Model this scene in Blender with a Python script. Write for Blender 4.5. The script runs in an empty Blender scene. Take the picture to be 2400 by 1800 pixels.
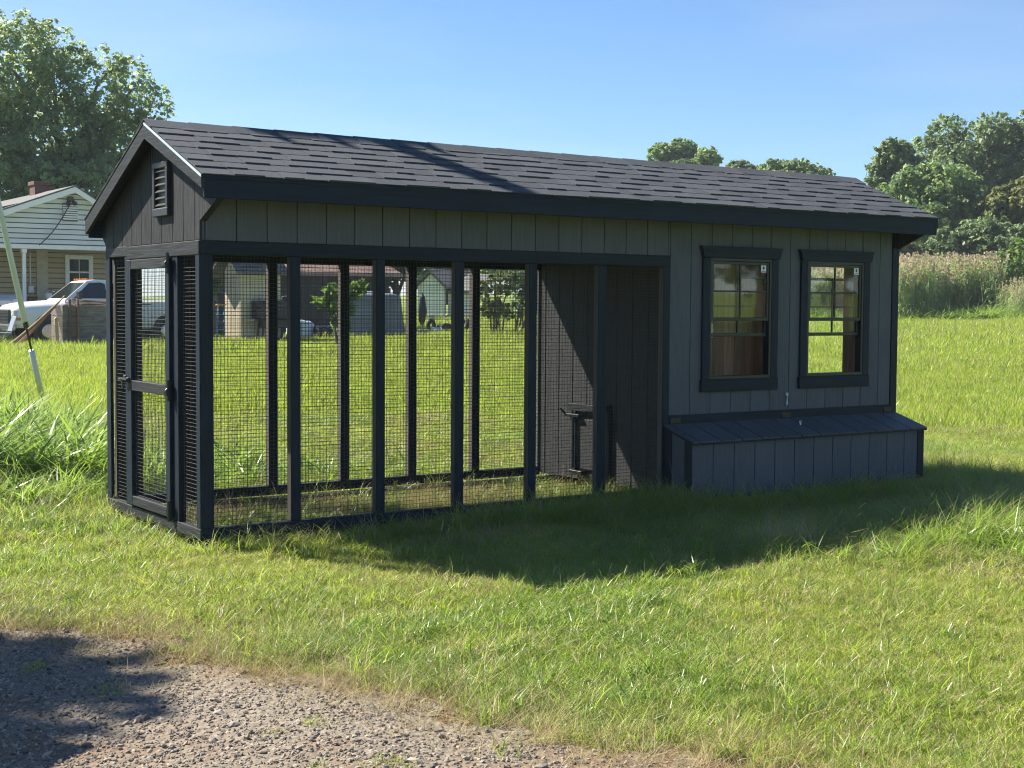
import bpy, bmesh, math, random
import numpy as np
from mathutils import Vector, Matrix

random.seed(7)
rng = np.random.default_rng(11)
sc = bpy.context.scene
COL = sc.collection

# ------------------------------------------------------------------ camera
CAM = np.array([-3.2697, -8.1327, 1.4377])
YAW, PITCH, ROLL, FPX = 0.6002, -0.0547, 0.0062, 3303.5      # focal length in pixels of a 2400 wide frame
_cy, _sy, _cp, _sp = math.cos(YAW), math.sin(YAW), math.cos(PITCH), math.sin(PITCH)
FWD = np.array([_sy*_cp, _cy*_cp, _sp]); _r = np.array([_cy, -_sy, 0.0]); _u = np.cross(_r, FWD)
RGT = math.cos(ROLL)*_r + math.sin(ROLL)*_u
UPV = -math.sin(ROLL)*_r + math.cos(ROLL)*_u
cam = bpy.data.cameras.new('camera'); cam_o = bpy.data.objects.new('camera', cam); COL.objects.link(cam_o)
cam.sensor_width = 36.0; cam.lens = FPX/2400*36; cam.clip_start = 0.05; cam.clip_end = 2000
cam_o.matrix_world = Matrix(((RGT[0], UPV[0], -FWD[0], CAM[0]), (RGT[1], UPV[1], -FWD[1], CAM[1]),
                             (RGT[2], UPV[2], -FWD[2], CAM[2]), (0, 0, 0, 1)))
sc.camera = cam_o

# ------------------------------------------------------------------ sky, sun, exposure
SUN = Vector((-0.66, 1.0, 1.25)).normalized()                 # towards the sun
world = bpy.data.worlds.new('World'); sc.world = world; world.use_nodes = True
wn = world.node_tree.nodes; wl = world.node_tree.links
sky_n = wn.new('ShaderNodeTexSky'); sky_n.sky_type = 'NISHITA'; sky_n.sun_disc = False
sky_n.sun_elevation = math.asin(SUN.z); sky_n.sun_rotation = math.atan2(SUN.x, SUN.y)
sky_n.altitude = 150; sky_n.air_density = 1.0; sky_n.dust_density = 0.0; sky_n.ozone_density = 8.0
bg = wn['Background']; bg.inputs['Strength'].default_value = 0.0555
tcw = wn.new('ShaderNodeTexCoord'); mpw = wn.new('ShaderNodeMapping'); mpw.inputs['Scale'].default_value = (1.3, 2.2, 9.0); mpw.inputs['Rotation'].default_value = (0.10, 0.06, 0.4)
nzw = wn.new('ShaderNodeTexNoise'); nzw.inputs['Scale'].default_value = 1.6; nzw.inputs['Detail'].default_value = 4; nzw.inputs['Roughness'].default_value = 0.5
mrw = wn.new('ShaderNodeMapRange'); mrw.inputs['From Min'].default_value = 0.42; mrw.inputs['From Max'].default_value = 0.72; mrw.inputs['To Min'].default_value = 1.0; mrw.inputs['To Max'].default_value = 0.86
hsw = wn.new('ShaderNodeHueSaturation')                       # faint high cirrus veils
wl.new(tcw.outputs['Generated'], mpw.inputs[0]); wl.new(mpw.outputs[0], nzw.inputs['Vector']); wl.new(nzw.outputs['Fac'], mrw.inputs['Value'])
wl.new(mrw.outputs[0], hsw.inputs['Saturation']); wl.new(sky_n.outputs[0], hsw.inputs['Color']); wl.new(hsw.outputs[0], bg.inputs['Color'])
sun = bpy.data.lights.new('sun', 'SUN'); sun.energy = 4.2; sun.angle = math.radians(0.53); sun.color = (1.0, 0.93, 0.81)
sun_o = bpy.data.objects.new('sun', sun); COL.objects.link(sun_o)
sun_o.rotation_euler = SUN.to_track_quat('Z', 'Y').to_euler(); sun_o.location = (-20, 30, 40)
sc.view_settings.view_transform = 'Standard'; sc.view_settings.look = 'None'
sc.view_settings.exposure = 1.6; sc.view_settings.gamma = 1.0; sc.view_settings.use_curve_mapping = False
sc.render.engine = 'CYCLES'
cy = sc.cycles
cy.use_denoising = True; cy.denoising_prefilter = 'NONE'; cy.filter_width = 1.15; cy.max_bounces = 6; cy.diffuse_bounces = 4; cy.glossy_bounces = 3; cy.adaptive_threshold = 0.015
cy.transmission_bounces = 4; cy.transparent_max_bounces = 12; cy.caustics_reflective = False; cy.caustics_refractive = False

# ------------------------------------------------------------------ helpers: pixels, ground
def ray(px, py):
    return FWD + RGT*(px-1200)/FPX - UPV*(py-900)/FPX
def onY(px, py, Y):
    d = ray(px, py); t = (Y-CAM[1])/d[1]; return Vector(CAM+t*d)
def atD(px, py, D):
    d = ray(px, py); h = math.hypot(d[0], d[1]); return Vector(CAM+d*(D/h))
def sstep(a, b, v):
    t = np.clip((v-a)/(b-a), 0, 1); return t*t*(3-2*t)
def G(x, y):
    x = np.asarray(x, float); y = np.asarray(y, float)
    z = -0.07 - 0.08*(1-np.exp(np.minimum(y, 0)/2.5))
    z = z + 0.029*np.maximum(0, x-18) + 0.07*sstep(4, 14, y) + 0.16*sstep(22, 33, y)*(1-sstep(12, 20, x))
    z = z + 0.012*np.sin(x*1.9+0.7*y)*np.sin(y*1.3-0.5*x) + 0.008*np.sin(3.7*x-1.1*y+1.0)
    return z
def g(x, y): return float(G(x, y))
EY = [-14, -6, -4.48, -3.8, -2.94, -1.86, -1.39, 2, 6, 16]
EX = [3.0, 0.40, -0.20, -0.38, -0.76, -1.09, -1.50, -2.9, -4.7, -9.0]
def edge(y): return np.interp(y, EY, EX)
def wob(x, y):
    return 0.10*np.sin(5.1*y+2.0*x) + 0.07*np.sin(11.3*y-4*x+1.0) + 0.05*np.sin(23*y+9*x)
def in_gravel(x, y): return (edge(y)+wob(x, y)) - x          # > 0 on the gravel

# ------------------------------------------------------------------ helpers: meshes
def _cbox_topo():
    idx = {}; k = 0
    for sx in (0, 1):
        for sy in (0, 1):
            for sz in (0, 1):
                for a in range(3): idx[(sx, sy, sz, a)] = k; k += 1
    F = []
    for a in range(3):
        b, c = (a+1) % 3, (a+2) % 3
        for s in (0, 1):
            q = []
            for (sb, scc) in ((0, 0), (1, 0), (1, 1), (0, 1)):
                t = [0, 0, 0]; t[a] = s; t[b] = sb; t[c] = scc; q.append(idx[(*t, a)])
            F.append(q if s else q[::-1])
    for a in range(3):                    # chamfers along axis a
        b, c = (a+1) % 3, (a+2) % 3
        for sb in (0, 1):
            for s2 in (0, 1):
                def v(sa, f):
                    t = [0, 0, 0]; t[a] = sa; t[b] = sb; t[c] = s2; return idx[(*t, f)]
                q = [v(0, b), v(1, b), v(1, c), v(0, c)]
                F.append(q if (sb == s2) else q[::-1])
    for sx in (0, 1):
        for sy in (0, 1):
            for sz in (0, 1):
                q = [idx[(sx, sy, sz, 0)], idx[(sx, sy, sz, 1)], idx[(sx, sy, sz, 2)]]
                F.append(q if (sx+sy+sz) % 2 == 1 else q[::-1])
    return F
CBF = _cbox_topo()

class MB:
    def __init__(s): s.V = []; s.F = []; s.MI = []; s.mi = 0
    def add(s, V, F, M=None):
        o = len(s.V)
        s.V += [tuple(M @ Vector(v)) for v in V] if M else [tuple(v) for v in V]
        s.F += [[i+o for i in f] for f in F]; s.MI += [s.mi]*len(F); return s
    def box(s, x0, x1, y0, y1, z0, z1, b=0.002, M=None):
        lo = (min(x0, x1), min(y0, y1), min(z0, z1)); hi = (max(x0, x1), max(y0, y1), max(z0, z1))
        if b <= 0:
            V = [(x, y, z) for x in (lo[0], hi[0]) for y in (lo[1], hi[1]) for z in (lo[2], hi[2])]
            return s.add(V, [[0, 1, 3, 2], [4, 6, 7, 5], [0, 4, 5, 1], [2, 3, 7, 6], [0, 2, 6, 4], [1, 5, 7, 3]], M)
        b = min(b, *(0.3*(hi[i]-lo[i]) for i in range(3)))
        V = []
        for sx in (0, 1):
            for sy in (0, 1):
                for sz in (0, 1):
                    S = (sx, sy, sz)
                    for a in range(3):
                        V.append(tuple((hi[i] if S[i] else lo[i]) if i == a else ((hi[i]-b) if S[i] else (lo[i]+b)) for i in range(3)))
        return s.add(V, CBF, M)
    def prism(s, poly, axis, a0, a1, M=None):
        n = len(poly); V = []
        for a in (a0, a1):
            for p in poly:
                V.append({'x': (a, p[0], p[1]), 'y': (p[0], a, p[1]), 'z': (p[0], p[1], a)}[axis])
        F = [list(range(n))[::-1], list(range(n, 2*n))] + [[i, (i+1) % n, (i+1) % n+n, i+n] for i in range(n)]
        return s.add(V, F, M)
    def tube(s, pts, r, n=8, cap=True, M=None):
        pts = [Vector(p) for p in pts]; rs = r if isinstance(r, (list, tuple)) else [r]*len(pts)
        V = []; F = []
        t0 = (pts[1]-pts[0]).normalized(); ref = Vector((0, 0, 1)) if abs(t0.z) < 0.9 else Vector((1, 0, 0))
        nx = t0.cross(ref).normalized()
        for i, p in enumerate(pts):
            t = (pts[min(i+1, len(pts)-1)]-pts[max(i-1, 0)]).normalized()
            nx = (nx - t*nx.dot(t)).normalized(); ny = t.cross(nx)
            for k in range(n):
                a = 2*math.pi*k/n; V.append(p+(nx*math.cos(a)+ny*math.sin(a))*rs[i])
        for i in range(len(pts)-1):
            for k in range(n):
                F.append([i*n+k, i*n+(k+1) % n, (i+1)*n+(k+1) % n, (i+1)*n+k])
        if cap: F += [list(range(n))[::-1], list(range((len(pts)-1)*n, len(pts)*n))]
        return s.add(V, F, M)
    def build(s, name, mat, parent=None, smooth=False):
        me = bpy.data.meshes.new(name); me.from_pydata([tuple(v) for v in s.V], [], s.F)
        bm = bmesh.new(); bm.from_mesh(me); bmesh.ops.recalc_face_normals(bm, faces=bm.faces); bm.to_mesh(me); bm.free()
        for m in (mat if isinstance(mat, (list, tuple)) else [mat]): me.materials.append(m)
        if any(s.MI): me.polygons.foreach_set('material_index', s.MI)
        if smooth: me.polygons.foreach_set('use_smooth', [True]*len(me.polygons))
        me.update()
        o = bpy.data.objects.new(name, me); COL.objects.link(o)
        if parent: child(o, parent)
        return o
def child(o, parent):
    o.parent = parent; o.matrix_parent_inverse = world_of(parent).inverted()
def world_of(o):
    m = o.matrix_basis.copy()
    return (world_of(o.parent) @ o.matrix_parent_inverse @ m) if o.parent else m
def bx(name, mat, parent, x0, x1, y0, y1, z0, z1, b=0.003):
    return MB().box(x0, x1, y0, y1, z0, z1, b).build(name, mat, parent)
def tag(o, label=None, cat=None, group=None, kind=None):
    if label: o['label'] = label
    if cat: o['category'] = cat
    if group: o['group'] = group
    if kind: o['kind'] = kind
    return o
def thing(name, label, cat, loc, group=None):
    o = bpy.data.objects.new(name, None); COL.objects.link(o); o.location = loc; o.empty_display_size = 0.2
    return tag(o, label, cat, group)
def npmesh(name, V, F, mats, mi=None, parent=None):
    """V (n,3), F (m,k) arrays, all faces with k corners"""
    V = np.asarray(V, np.float32); F = np.asarray(F, np.int32); m, k = F.shape
    me = bpy.data.meshes.new(name); me.vertices.add(len(V)); me.vertices.foreach_set('co', V.ravel())
    me.loops.add(m*k); me.loops.foreach_set('vertex_index', F.ravel())
    me.polygons.add(m); me.polygons.foreach_set('loop_start', np.arange(0, m*k, k, dtype=np.int32))
    for mt in mats: me.materials.append(mt)
    if mi is not None: me.polygons.foreach_set('material_index', np.asarray(mi, np.int32))
    me.update(calc_edges=True); me.validate()
    o = bpy.data.objects.new(name, me); COL.objects.link(o)
    if parent: child(o, parent)
    return o

# ------------------------------------------------------------------ materials
def nt(name):
    m = bpy.data.materials.new(name); m.use_nodes = True
    return m, m.node_tree.nodes, m.node_tree.links, m.node_tree.nodes['Principled BSDF']
def rgb(c): return (c[0], c[1], c[2], 1)
def lerpc(n, l, fac, a, b):
    mx = n.new('ShaderNodeMix'); mx.data_type = 'RGBA'
    if hasattr(fac, 'default_value') and not isinstance(fac, (int, float)): l.new(fac, mx.inputs[0])
    else: mx.inputs[0].default_value = fac
    for i, c in ((6, a), (7, b)):
        if isinstance(c, tuple): mx.inputs[i].default_value = rgb(c)
        else: l.new(c, mx.inputs[i])
    return mx.outputs[2]
def noise(n, l, scale, stretch=(1, 1, 1), detail=4, coord='Object', dist=0.0):
    tc = n.new('ShaderNodeTexCoord'); mp = n.new('ShaderNodeMapping'); mp.inputs['Scale'].default_value = stretch
    l.new(tc.outputs[coord], mp.inputs[0]); nz = n.new('ShaderNodeTexNoise')
    nz.inputs['Scale'].default_value = scale; nz.inputs['Detail'].default_value = detail
    nz.inputs['Distortion'].default_value = dist
    l.new(mp.outputs[0], nz.inputs['Vector']); return nz.outputs['Fac']
def ramp(n, l, fac, p0, p1):
    r = n.new('ShaderNodeMapRange'); r.inputs['From Min'].default_value = p0; r.inputs['From Max'].default_value = p1
    l.new(fac, r.inputs['Value']); return r.outputs[0]
def M_(name, col, rough=0.7, var=0.12, nscale=5, stretch=(1, 1, 1), bump=0.0, bscale=40, bstretch=None, metal=0.0,
       objvar=0.0, spec=0.5, dirt=None, bdist=0.004):
    m, n, l, p = nt(name)
    c0 = tuple(max(0, v*(1-var)) for v in col); c1 = tuple(v*(1+var) for v in col)
    f = ramp(n, l, noise(n, l, nscale, stretch), 0.3, 0.7)
    c = lerpc(n, l, f, c0, c1)
    if dirt:
        c = lerpc(n, l, ramp(n, l, noise(n, l, dirt[1], dirt[3] if len(dirt) > 3 else (1, 1, 1), 6), dirt[2], dirt[2]+0.15), c, dirt[0])
    if objvar:
        oi = n.new('ShaderNodeObjectInfo'); hs = n.new('ShaderNodeHueSaturation')
        mr = n.new('ShaderNodeMapRange'); mr.inputs['To Min'].default_value = 1-objvar; mr.inputs['To Max'].default_value = 1+objvar
        l.new(oi.outputs['Random'], mr.inputs['Value']); l.new(mr.outputs[0], hs.inputs['Value']); l.new(c, hs.inputs['Color']); c = hs.outputs[0]
    l.new(c, p.inputs['Base Color'])
    p.inputs['Roughness'].default_value = rough; p.inputs['Metallic'].default_value = metal
    p.inputs['Specular IOR Level'].default_value = spec
    if bump:
        b = n.new('ShaderNodeBump'); b.inputs['Strength'].default_value = bump; b.inputs['Distance'].default_value = bdist
        l.new(noise(n, l, bscale, bstretch or stretch, 5, dist=0.6), b.inputs['Height']); l.new(b.outputs[0], p.inputs['Normal'])
    return m
def leafmat(name, cols, trans=0.35, pos_scale=0.3, rough=0.55, tcol=None, spec=0.3, vr=(0.75, 1.3)):
    """cols: dark, light, accent"""
    m, n, l, p = nt(name)
    geo = n.new('ShaderNodeNewGeometry')
    nz = n.new('ShaderNodeTexNoise'); nz.inputs['Scale'].default_value = pos_scale; nz.inputs['Detail'].default_value = 3
    l.new(geo.outputs['Position'], nz.inputs['Vector'])
    nz2 = n.new('ShaderNodeTexNoise'); nz2.inputs['Scale'].default_value = pos_scale*9; nz2.inputs['Detail'].default_value = 2
    l.new(geo.outputs['Position'], nz2.inputs['Vector'])
    c = lerpc(n, l, ramp(n, l, nz.outputs['Fac'], 0.35, 0.65), cols[0], cols[1])
    c = lerpc(n, l, ramp(n, l, nz2.outputs['Fac'], 0.55, 0.8), c, cols[2])
    rnd = n.new('ShaderNodeObjectInfo')
    hs = n.new('ShaderNodeHueSaturation'); mr = n.new('ShaderNodeMapRange'); mr.inputs['To Min'].default_value = vr[0]; mr.inputs['To Max'].default_value = vr[1]
    add = n.new('ShaderNodeMath'); add.operation = 'ADD'; l.new(rnd.outputs['Random'], add.inputs[0]); l.new(geo.outputs['Random Per Island'], add.inputs[1])
    fr = n.new('ShaderNodeMath'); fr.operation = 'FRACT'; l.new(add.outputs[0], fr.inputs[0]); l.new(fr.outputs[0], mr.inputs['Value'])
    l.new(mr.outputs[0], hs.inputs['Value']); l.new(c, hs.inputs['Color']); c = hs.outputs[0]
    l.new(c, p.inputs['Base Color']); p.inputs['Roughness'].default_value = rough; p.inputs['Specular IOR Level'].default_value = spec
    tr = n.new('ShaderNodeBsdfTranslucent')
    tc = lerpc(n, l, 0.5, c, tcol) if tcol else c
    l.new(tc, tr.inputs['Color'])
    mx = n.new('ShaderNodeMixShader'); mx.inputs[0].default_value = trans
    l.new(p.outputs[0], mx.inputs[1]); l.new(tr.outputs[0], mx.inputs[2]); l.new(mx.outputs[0], n['Material Output'].inputs['Surface'])
    return m

GV = (9, 9, 0.55); GHX = (0.55, 9, 9); GHY = (9, 0.55, 9)
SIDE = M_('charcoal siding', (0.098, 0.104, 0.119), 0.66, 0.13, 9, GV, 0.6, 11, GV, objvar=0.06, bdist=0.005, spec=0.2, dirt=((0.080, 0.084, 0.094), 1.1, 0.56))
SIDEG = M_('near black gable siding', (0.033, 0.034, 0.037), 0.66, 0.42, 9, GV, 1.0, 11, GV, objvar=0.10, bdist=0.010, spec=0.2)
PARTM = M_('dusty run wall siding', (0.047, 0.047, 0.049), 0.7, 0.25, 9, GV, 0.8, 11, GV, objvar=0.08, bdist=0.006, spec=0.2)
SIDEX = M_('charcoal siding lid', (0.070, 0.079, 0.090), 0.6, 0.15, 7, (9, 0.55, 1), 0.5, 9, (9, 0.55, 1), objvar=0.08, spec=0.25)
TRV = M_('black trim upright', (0.010, 0.017, 0.028), 0.6, 0.25, 6, GV, 0.7, 9, GV, spec=0.22)
TRX = M_('black trim along', (0.010, 0.017, 0.028), 0.6, 0.25, 6, GHX, 0.7, 9, GHX, spec=0.22)
TRY = M_('black trim across sunlit', (0.026, 0.028, 0.031), 0.6, 0.4, 7, GHY, 0.9, 9, GHY, spec=0.22)  # same trim as TRX, with the gable's sunlight put into its colour
BACKM = M_('groove dark', (0.022, 0.022, 0.022), 0.8)
WIRE = M_('black coated wire', (0.030, 0.030, 0.031), 0.4, 0.1, spec=0.5)
PALE = M_('pale post edge', (0.115, 0.10, 0.092), 0.75, 0.25, 6, GV, spec=0.2)
SHING = M_('charcoal shingle', (0.054, 0.060, 0.071), 0.9, 0.34, 260, bump=0.7, bscale=420, objvar=0.16, spec=0.3, bdist=0.003)
BLKMET = M_('black hardware', (0.012, 0.012, 0.013), 0.38, 0.1)
ALU = M_('bare drip edge', (0.75, 0.75, 0.74), 0.35, 0.05, metal=0.6)
VENTM = M_('black vent', (0.022, 0.021, 0.024), 0.45, 0.1)
SLATM = M_('vent slat', (0.05, 0.05, 0.053), 0.75, 0.05, spec=0.1)
PINE = M_('raw pine', (0.36, 0.265, 0.18), 0.7, 0.25, 5, GV, 0.2, 9, GV, objvar=0.18, dirt=((0.10, 0.045, 0.02), 3.5, 0.68))
OSB = M_('sheathing wood', (0.30, 0.20, 0.10), 0.75, 0.3, 22, objvar=0.05)
BRASS = M_('tarnished brass hinge', (0.045, 0.030, 0.024), 0.5, 0.3, 30, metal=0.35)
ZINC = M_('bright zinc', (0.7, 0.7, 0.68), 0.3, 0.05, metal=0.8)
WHITE = M_('white sticker', (0.75, 0.75, 0.74), 0.5, 0.02)
INK = M_('sticker ink', (0.02, 0.02, 0.02), 0.5)
def glass_mat(name, tint=(0.93, 0.96, 0.95), ior=1.5):
    m, n, l, p = nt(name); n.remove(p)
    tr = n.new('ShaderNodeBsdfTransparent'); tr.inputs[0].default_value = rgb(tint)
    gl = n.new('ShaderNodeBsdfGlossy'); gl.inputs['Roughness'].default_value = 0.02; gl.inputs['Color'].default_value = (1, 1, 1, 1)
    fr = n.new('ShaderNodeLayerWeight'); fr.inputs['Blend'].default_value = 0.5
    b = n.new('ShaderNodeBump'); b.inputs['Strength'].default_value = 0.05; b.inputs['Distance'].default_value = 0.01
    l.new(noise(n, l, 3.0), b.inputs['Height']); l.new(b.outputs[0], gl.inputs['Normal'])
    pw = n.new('ShaderNodeMath'); pw.operation = 'POWER'; pw.inputs[1].default_value = 4.0; l.new(fr.outputs['Facing'], pw.inputs[0])
    mu = n.new('ShaderNodeMath'); mu.operation = 'MULTIPLY_ADD'; mu.inputs[1].default_value = 0.85; mu.inputs[2].default_value = 0.0555; l.new(pw.outputs[0], mu.inputs[0])
    mx = n.new('ShaderNodeMixShader'); l.new(mu.outputs[0], mx.inputs[0]); l.new(tr.outputs[0], mx.inputs[1]); l.new(gl.outputs[0], mx.inputs[2])
    l.new(mx.outputs[0], n['Material Output'].inputs['Surface']); return m
GLASS = glass_mat('window glass')
DKGLASS = M_('dark glass', (0.012, 0.018, 0.022), 0.08, 0.05)

# ------------------------------------------------------------------ ground
def axis(lo, hi, c0, c1, fine, grow=1.18):
    a = list(np.arange(c0, c1+1e-6, fine)); s = fine
    while a[-1] < hi: s *= grow; a.append(a[-1]+s)
    s = fine; b = []; v = c0
    while v > lo: s *= grow; v -= s; b.append(v)
    return np.array(b[::-1]+a)
gx = axis(-700, 900, -5, 9, 0.14); gy = axis(-500, 900, -8, 6, 0.14)
X, Y = np.meshgrid(gx, gy); Zg = G(X, Y)
far = np.hypot(X, Y); Zg = np.where(far > 160, np.minimum(Zg, 4.0), Zg)
V = np.stack([X, Y, Zg], -1).reshape(-1, 3); nx, ny = len(gx), len(gy)
ii = (np.arange(ny-1)[:, None]*nx+np.arange(nx-1)[None]).ravel()
F = np.stack([ii, ii+1, ii+nx+1, ii+nx], -1)
m, n, l, p = nt('lawn ground')
geo = n.new('ShaderNodeNewGeometry')
def pn(s, d=4, rough=0.6):
    z = n.new('ShaderNodeTexNoise'); z.inputs['Scale'].default_value = s; z.inputs['Detail'].default_value = d; z.inputs['Roughness'].default_value = rough
    l.new(geo.outputs['Position'], z.inputs['Vector']); return z.outputs['Fac']
c = lerpc(n, l, ramp(n, l, pn(0.35), 0.35, 0.65), (0.145, 0.23, 0.033), (0.195, 0.275, 0.046))
c = lerpc(n, l, ramp(n, l, pn(7, 6, 0.7), 0.45, 0.7), c, (0.27, 0.30, 0.095))
c = lerpc(n, l, ramp(n, l, pn(38, 3), 0.5, 0.75), c, (0.11, 0.16, 0.027))
at = n.new('ShaderNodeAttribute'); at.attribute_name = 'dirt'
df = n.new('ShaderNodeMath'); df.operation = 'ADD'; l.new(at.outputs['Fac'], df.inputs[0])
sub = n.new('ShaderNodeMath'); sub.operation = 'SUBTRACT'; l.new(pn(9, 5), sub.inputs[0]); sub.inputs[1].default_value = 0.5; l.new(sub.outputs[0], df.inputs[1])
soil = lerpc(n, l, pn(16, 4), (0.17, 0.09, 0.048), (0.21, 0.14, 0.082))
c = lerpc(n, l, ramp(n, l, df.outputs[0], 0.35, 0.65), c, soil)
l.new(c, p.inputs['Base Color']); p.inputs['Roughness'].default_value = 0.95; p.inputs['Specular IOR Level'].default_value = 0.15
b = n.new('ShaderNodeBump'); b.inputs['Strength'].default_value = 0.9; b.inputs['Distance'].default_value = 0.05
l.new(pn(26, 5, 0.7), b.inputs['Height']); l.new(b.outputs[0], p.inputs['Normal'])
ground = npmesh('ground', V, F, [m]); ground['kind'] = 'structure'
ground.data.polygons.foreach_set('use_smooth', [True]*len(F))
dv = np.clip(1-np.abs(in_gravel(V[:, 0], V[:, 1])+0.05)/0.45, 0, 1)*0.85
run_in = (V[:, 0] > 0) & (V[:, 0] < 3.74) & (V[:, 1] > 0.05) & (V[:, 1] < 1.7)
dv = np.maximum(dv, run_in*0.5).astype(np.float32)
a_ = ground.data.attributes.new('dirt', 'FLOAT', 'POINT'); a_.data.foreach_set('value', dv)

# gravel drive: a sheet over the ground, its edge ragged
s_ = 0.06; ax_ = np.arange(-9, 2.4, s_); ay_ = np.arange(-12, 7, s_)
X, Y = np.meshgrid(ax_, ay_); Zd = G(X, Y)+0.006
nx, ny = len(ax_), len(ay_)
ii = (np.arange(ny-1)[:, None]*nx+np.arange(nx-1)[None]).ravel()
ins = in_gravel(X, Y).ravel() > 0
keep = ins[ii]; F = np.stack([ii, ii+1, ii+nx+1, ii+nx], -1)[keep]
used = np.unique(F); rem = np.full(nx*ny, -1); rem[used] = np.arange(len(used))
m, n, l, p = nt('gravel bed')
geo = n.new('ShaderNodeNewGeometry')
vo = n.new('ShaderNodeTexVoronoi'); vo.inputs['Scale'].default_value = 34; l.new(geo.outputs['Position'], vo.inputs['Vector'])
c = lerpc(n, l, ramp(n, l, pn(30, 4), 0.3, 0.7), (0.155, 0.13, 0.10), (0.245, 0.21, 0.165))
c = lerpc(n, l, ramp(n, l, pn(1.3, 4), 0.5, 0.72), c, (0.18, 0.105, 0.058))
l.new(c, p.inputs['Base Color']); p.inputs['Roughness'].default_value = 0.95; p.inputs['Specular IOR Level'].default_value = 0.2
b = n.new('ShaderNodeBump'); b.inputs['Strength'].default_value = 0.8; b.inputs['Distance'].default_value = 0.012; b.invert = True
l.new(vo.outputs['Distance'], b.inputs['Height']); l.new(b.outputs[0], p.inputs['Normal'])
drive = npmesh('gravel_drive', np.stack([X, Y, Zd], -1).reshape(-1, 3)[used], rem[F], [m]); drive['kind'] = 'structure'

# ================================================================== the chicken coop
W, L, XH = 1.732, 6.305, 3.74          # depth, length, where the hen house begins
RY, RZ = 0.651, 2.604                  # ridge
FEY, FEZ = -0.292, 2.208               # front eave
BEY, BEZ = 1.858, 2.047                # back eave
RX0, RX1 = -0.105, 6.447
kf = (RZ-FEZ)/(RY-FEY); kb = (RZ-BEZ)/(BEY-RY)
def roofz(y, drop=0.0): return (RZ-kf*(RY-y) if y <= RY else RZ-kb*(y-RY))-drop
coop = thing('chicken_coop', 'long charcoal chicken coop with wire run, two windows and shingled gable roof', 'chicken coop', (0, 0, g(0, 0)))

# --- skids and frame of the run
for y in (0.12, W-0.2): bx('skid', TRX, coop, 0.03, L-0.03, y, y+0.09, g(3, 0.5)-0.06, -0.002)
bx('bottom_rail', TRX, coop, 0, XH-0.07, 0.0, 0.055, 0.0, 0.068)
bx('bottom_rail', TRX, coop, 0.03, XH, W-0.055, W, 0.0, 0.068)
bx('header', TRX, coop, 0.0, XH, -0.004, 0.055, 1.745, 1.829)
bx('header', TRX, coop, 0.02, XH, W-0.055, W-0.002, 1.752, 1.829)
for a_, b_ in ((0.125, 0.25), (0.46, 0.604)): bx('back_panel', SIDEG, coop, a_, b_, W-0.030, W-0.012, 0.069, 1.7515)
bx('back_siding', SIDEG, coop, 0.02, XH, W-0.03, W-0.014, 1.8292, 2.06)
posts_x = [(0.002, 0.086), (0.602, 0.672), (1.215, 1.283), (1.826, 1.896), (2.438, 2.508), (3.054, 3.132), (3.671, 3.739)]
def edge_post(x0, x1, y0, y1, z0, z1):
    mb = MB().box(x0, x1, y0, y1, z0, z1, 0.003); mb.MI[0] = 1; mb.MI[1] = 1       # both sides in the paler tone
    return mb.build('post', [TRV, PALE], coop)
for i, (a, b) in enumerate(posts_x):
    z0, z1 = (0.069, 1.744) if i < 6 else (0.02, 1.744)
    edge_post(a, b, 0.0 if i < 6 else -0.003, 0.055, z0, z1)
for a in (0.05, 0.605, 1.218, 1.828, 2.437, 3.046):
    edge_post(a, a+0.074, W-0.055, W-0.001, 0.069, 1.7515)

def wire_panel(parent, u0, u1, z0, z1, plane, axis_, pitch=0.0254, d=0.0026, seed=0):
    """welded wire of one-inch squares, slightly wavy"""
    r = random.Random(seed); mb = MB(); h = d/2
    nu = max(2, int((u1-u0)/pitch)); nz = max(2, int((z1-z0)/pitch))
    ou = r.uniform(0.2, 0.8)*pitch; oz = r.uniform(0.2, 0.8)*pitch
    bow = r.uniform(0.002, 0.006); ph = r.uniform(0, 6)
    def off(u, z): return bow*math.sin(3.1*(z-z0)/(z1-z0)*2+ph)*math.sin(math.pi*(u-u0)/(u1-u0))
    def pt(u, z, w):
        w = plane+off(u, z)+w
        return (w, u, z) if axis_ == 'x' else (u, w, z)
    def strip(ps, du, dz):
        V = []; 
        for (u, z) in ps:
            V += [pt(u-du, z-dz, 0), pt(u, z, -h), pt(u+du, z+dz, 0), pt(u, z, h)]
        F = []
        for i in range(len(ps)-1):
            for k in range(4): F.append([i*4+k, i*4+(k+1) % 4, i*4+4+(k+1) % 4, i*4+4+k])
        mb.add(V, F)
    k = 0; u = u0+ou
    while u < u1:
        e = r.uniform(-0.0012, 0.0012)
        strip([(u+e*math.sin(q*1.3), z0+(z1-z0)*q/8) for q in range(9)], h, 0); u += pitch
    z = z0+oz
    while z < z1:
        sag = r.uniform(-0.0015, 0.0015)
        strip([(u0+(u1-u0)*q/4, z+sag*math.sin(math.pi*q/4)) for q in range(5)], 0, h); z += pitch
    return mb.build('wire_mesh', WIRE, parent)
for i in range(6):
    wire_panel(coop, posts_x[i][1]-0.006, posts_x[i+1][0]+0.006, 0.06, 1.75, 0.046, 'y', seed=i)
bp = [0.124, 0.605, 0.679, 1.218, 1.292, 1.828, 1.902, 2.437, 2.511, 3.046, 3.12, 3.745]
for i in range(0, 12, 2):
    wire_panel(coop, bp[i]-0.01, bp[i+1]+0.01, 0.06, 1.76, W-0.046, 'y', seed=20+i)
# thin light batten strip holding the wire at the corner opening
bx('staple_batten', TRV, coop, 0.0865, 0.094, 0.03, 0.045, 0.07, 1.744, 0)

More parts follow.
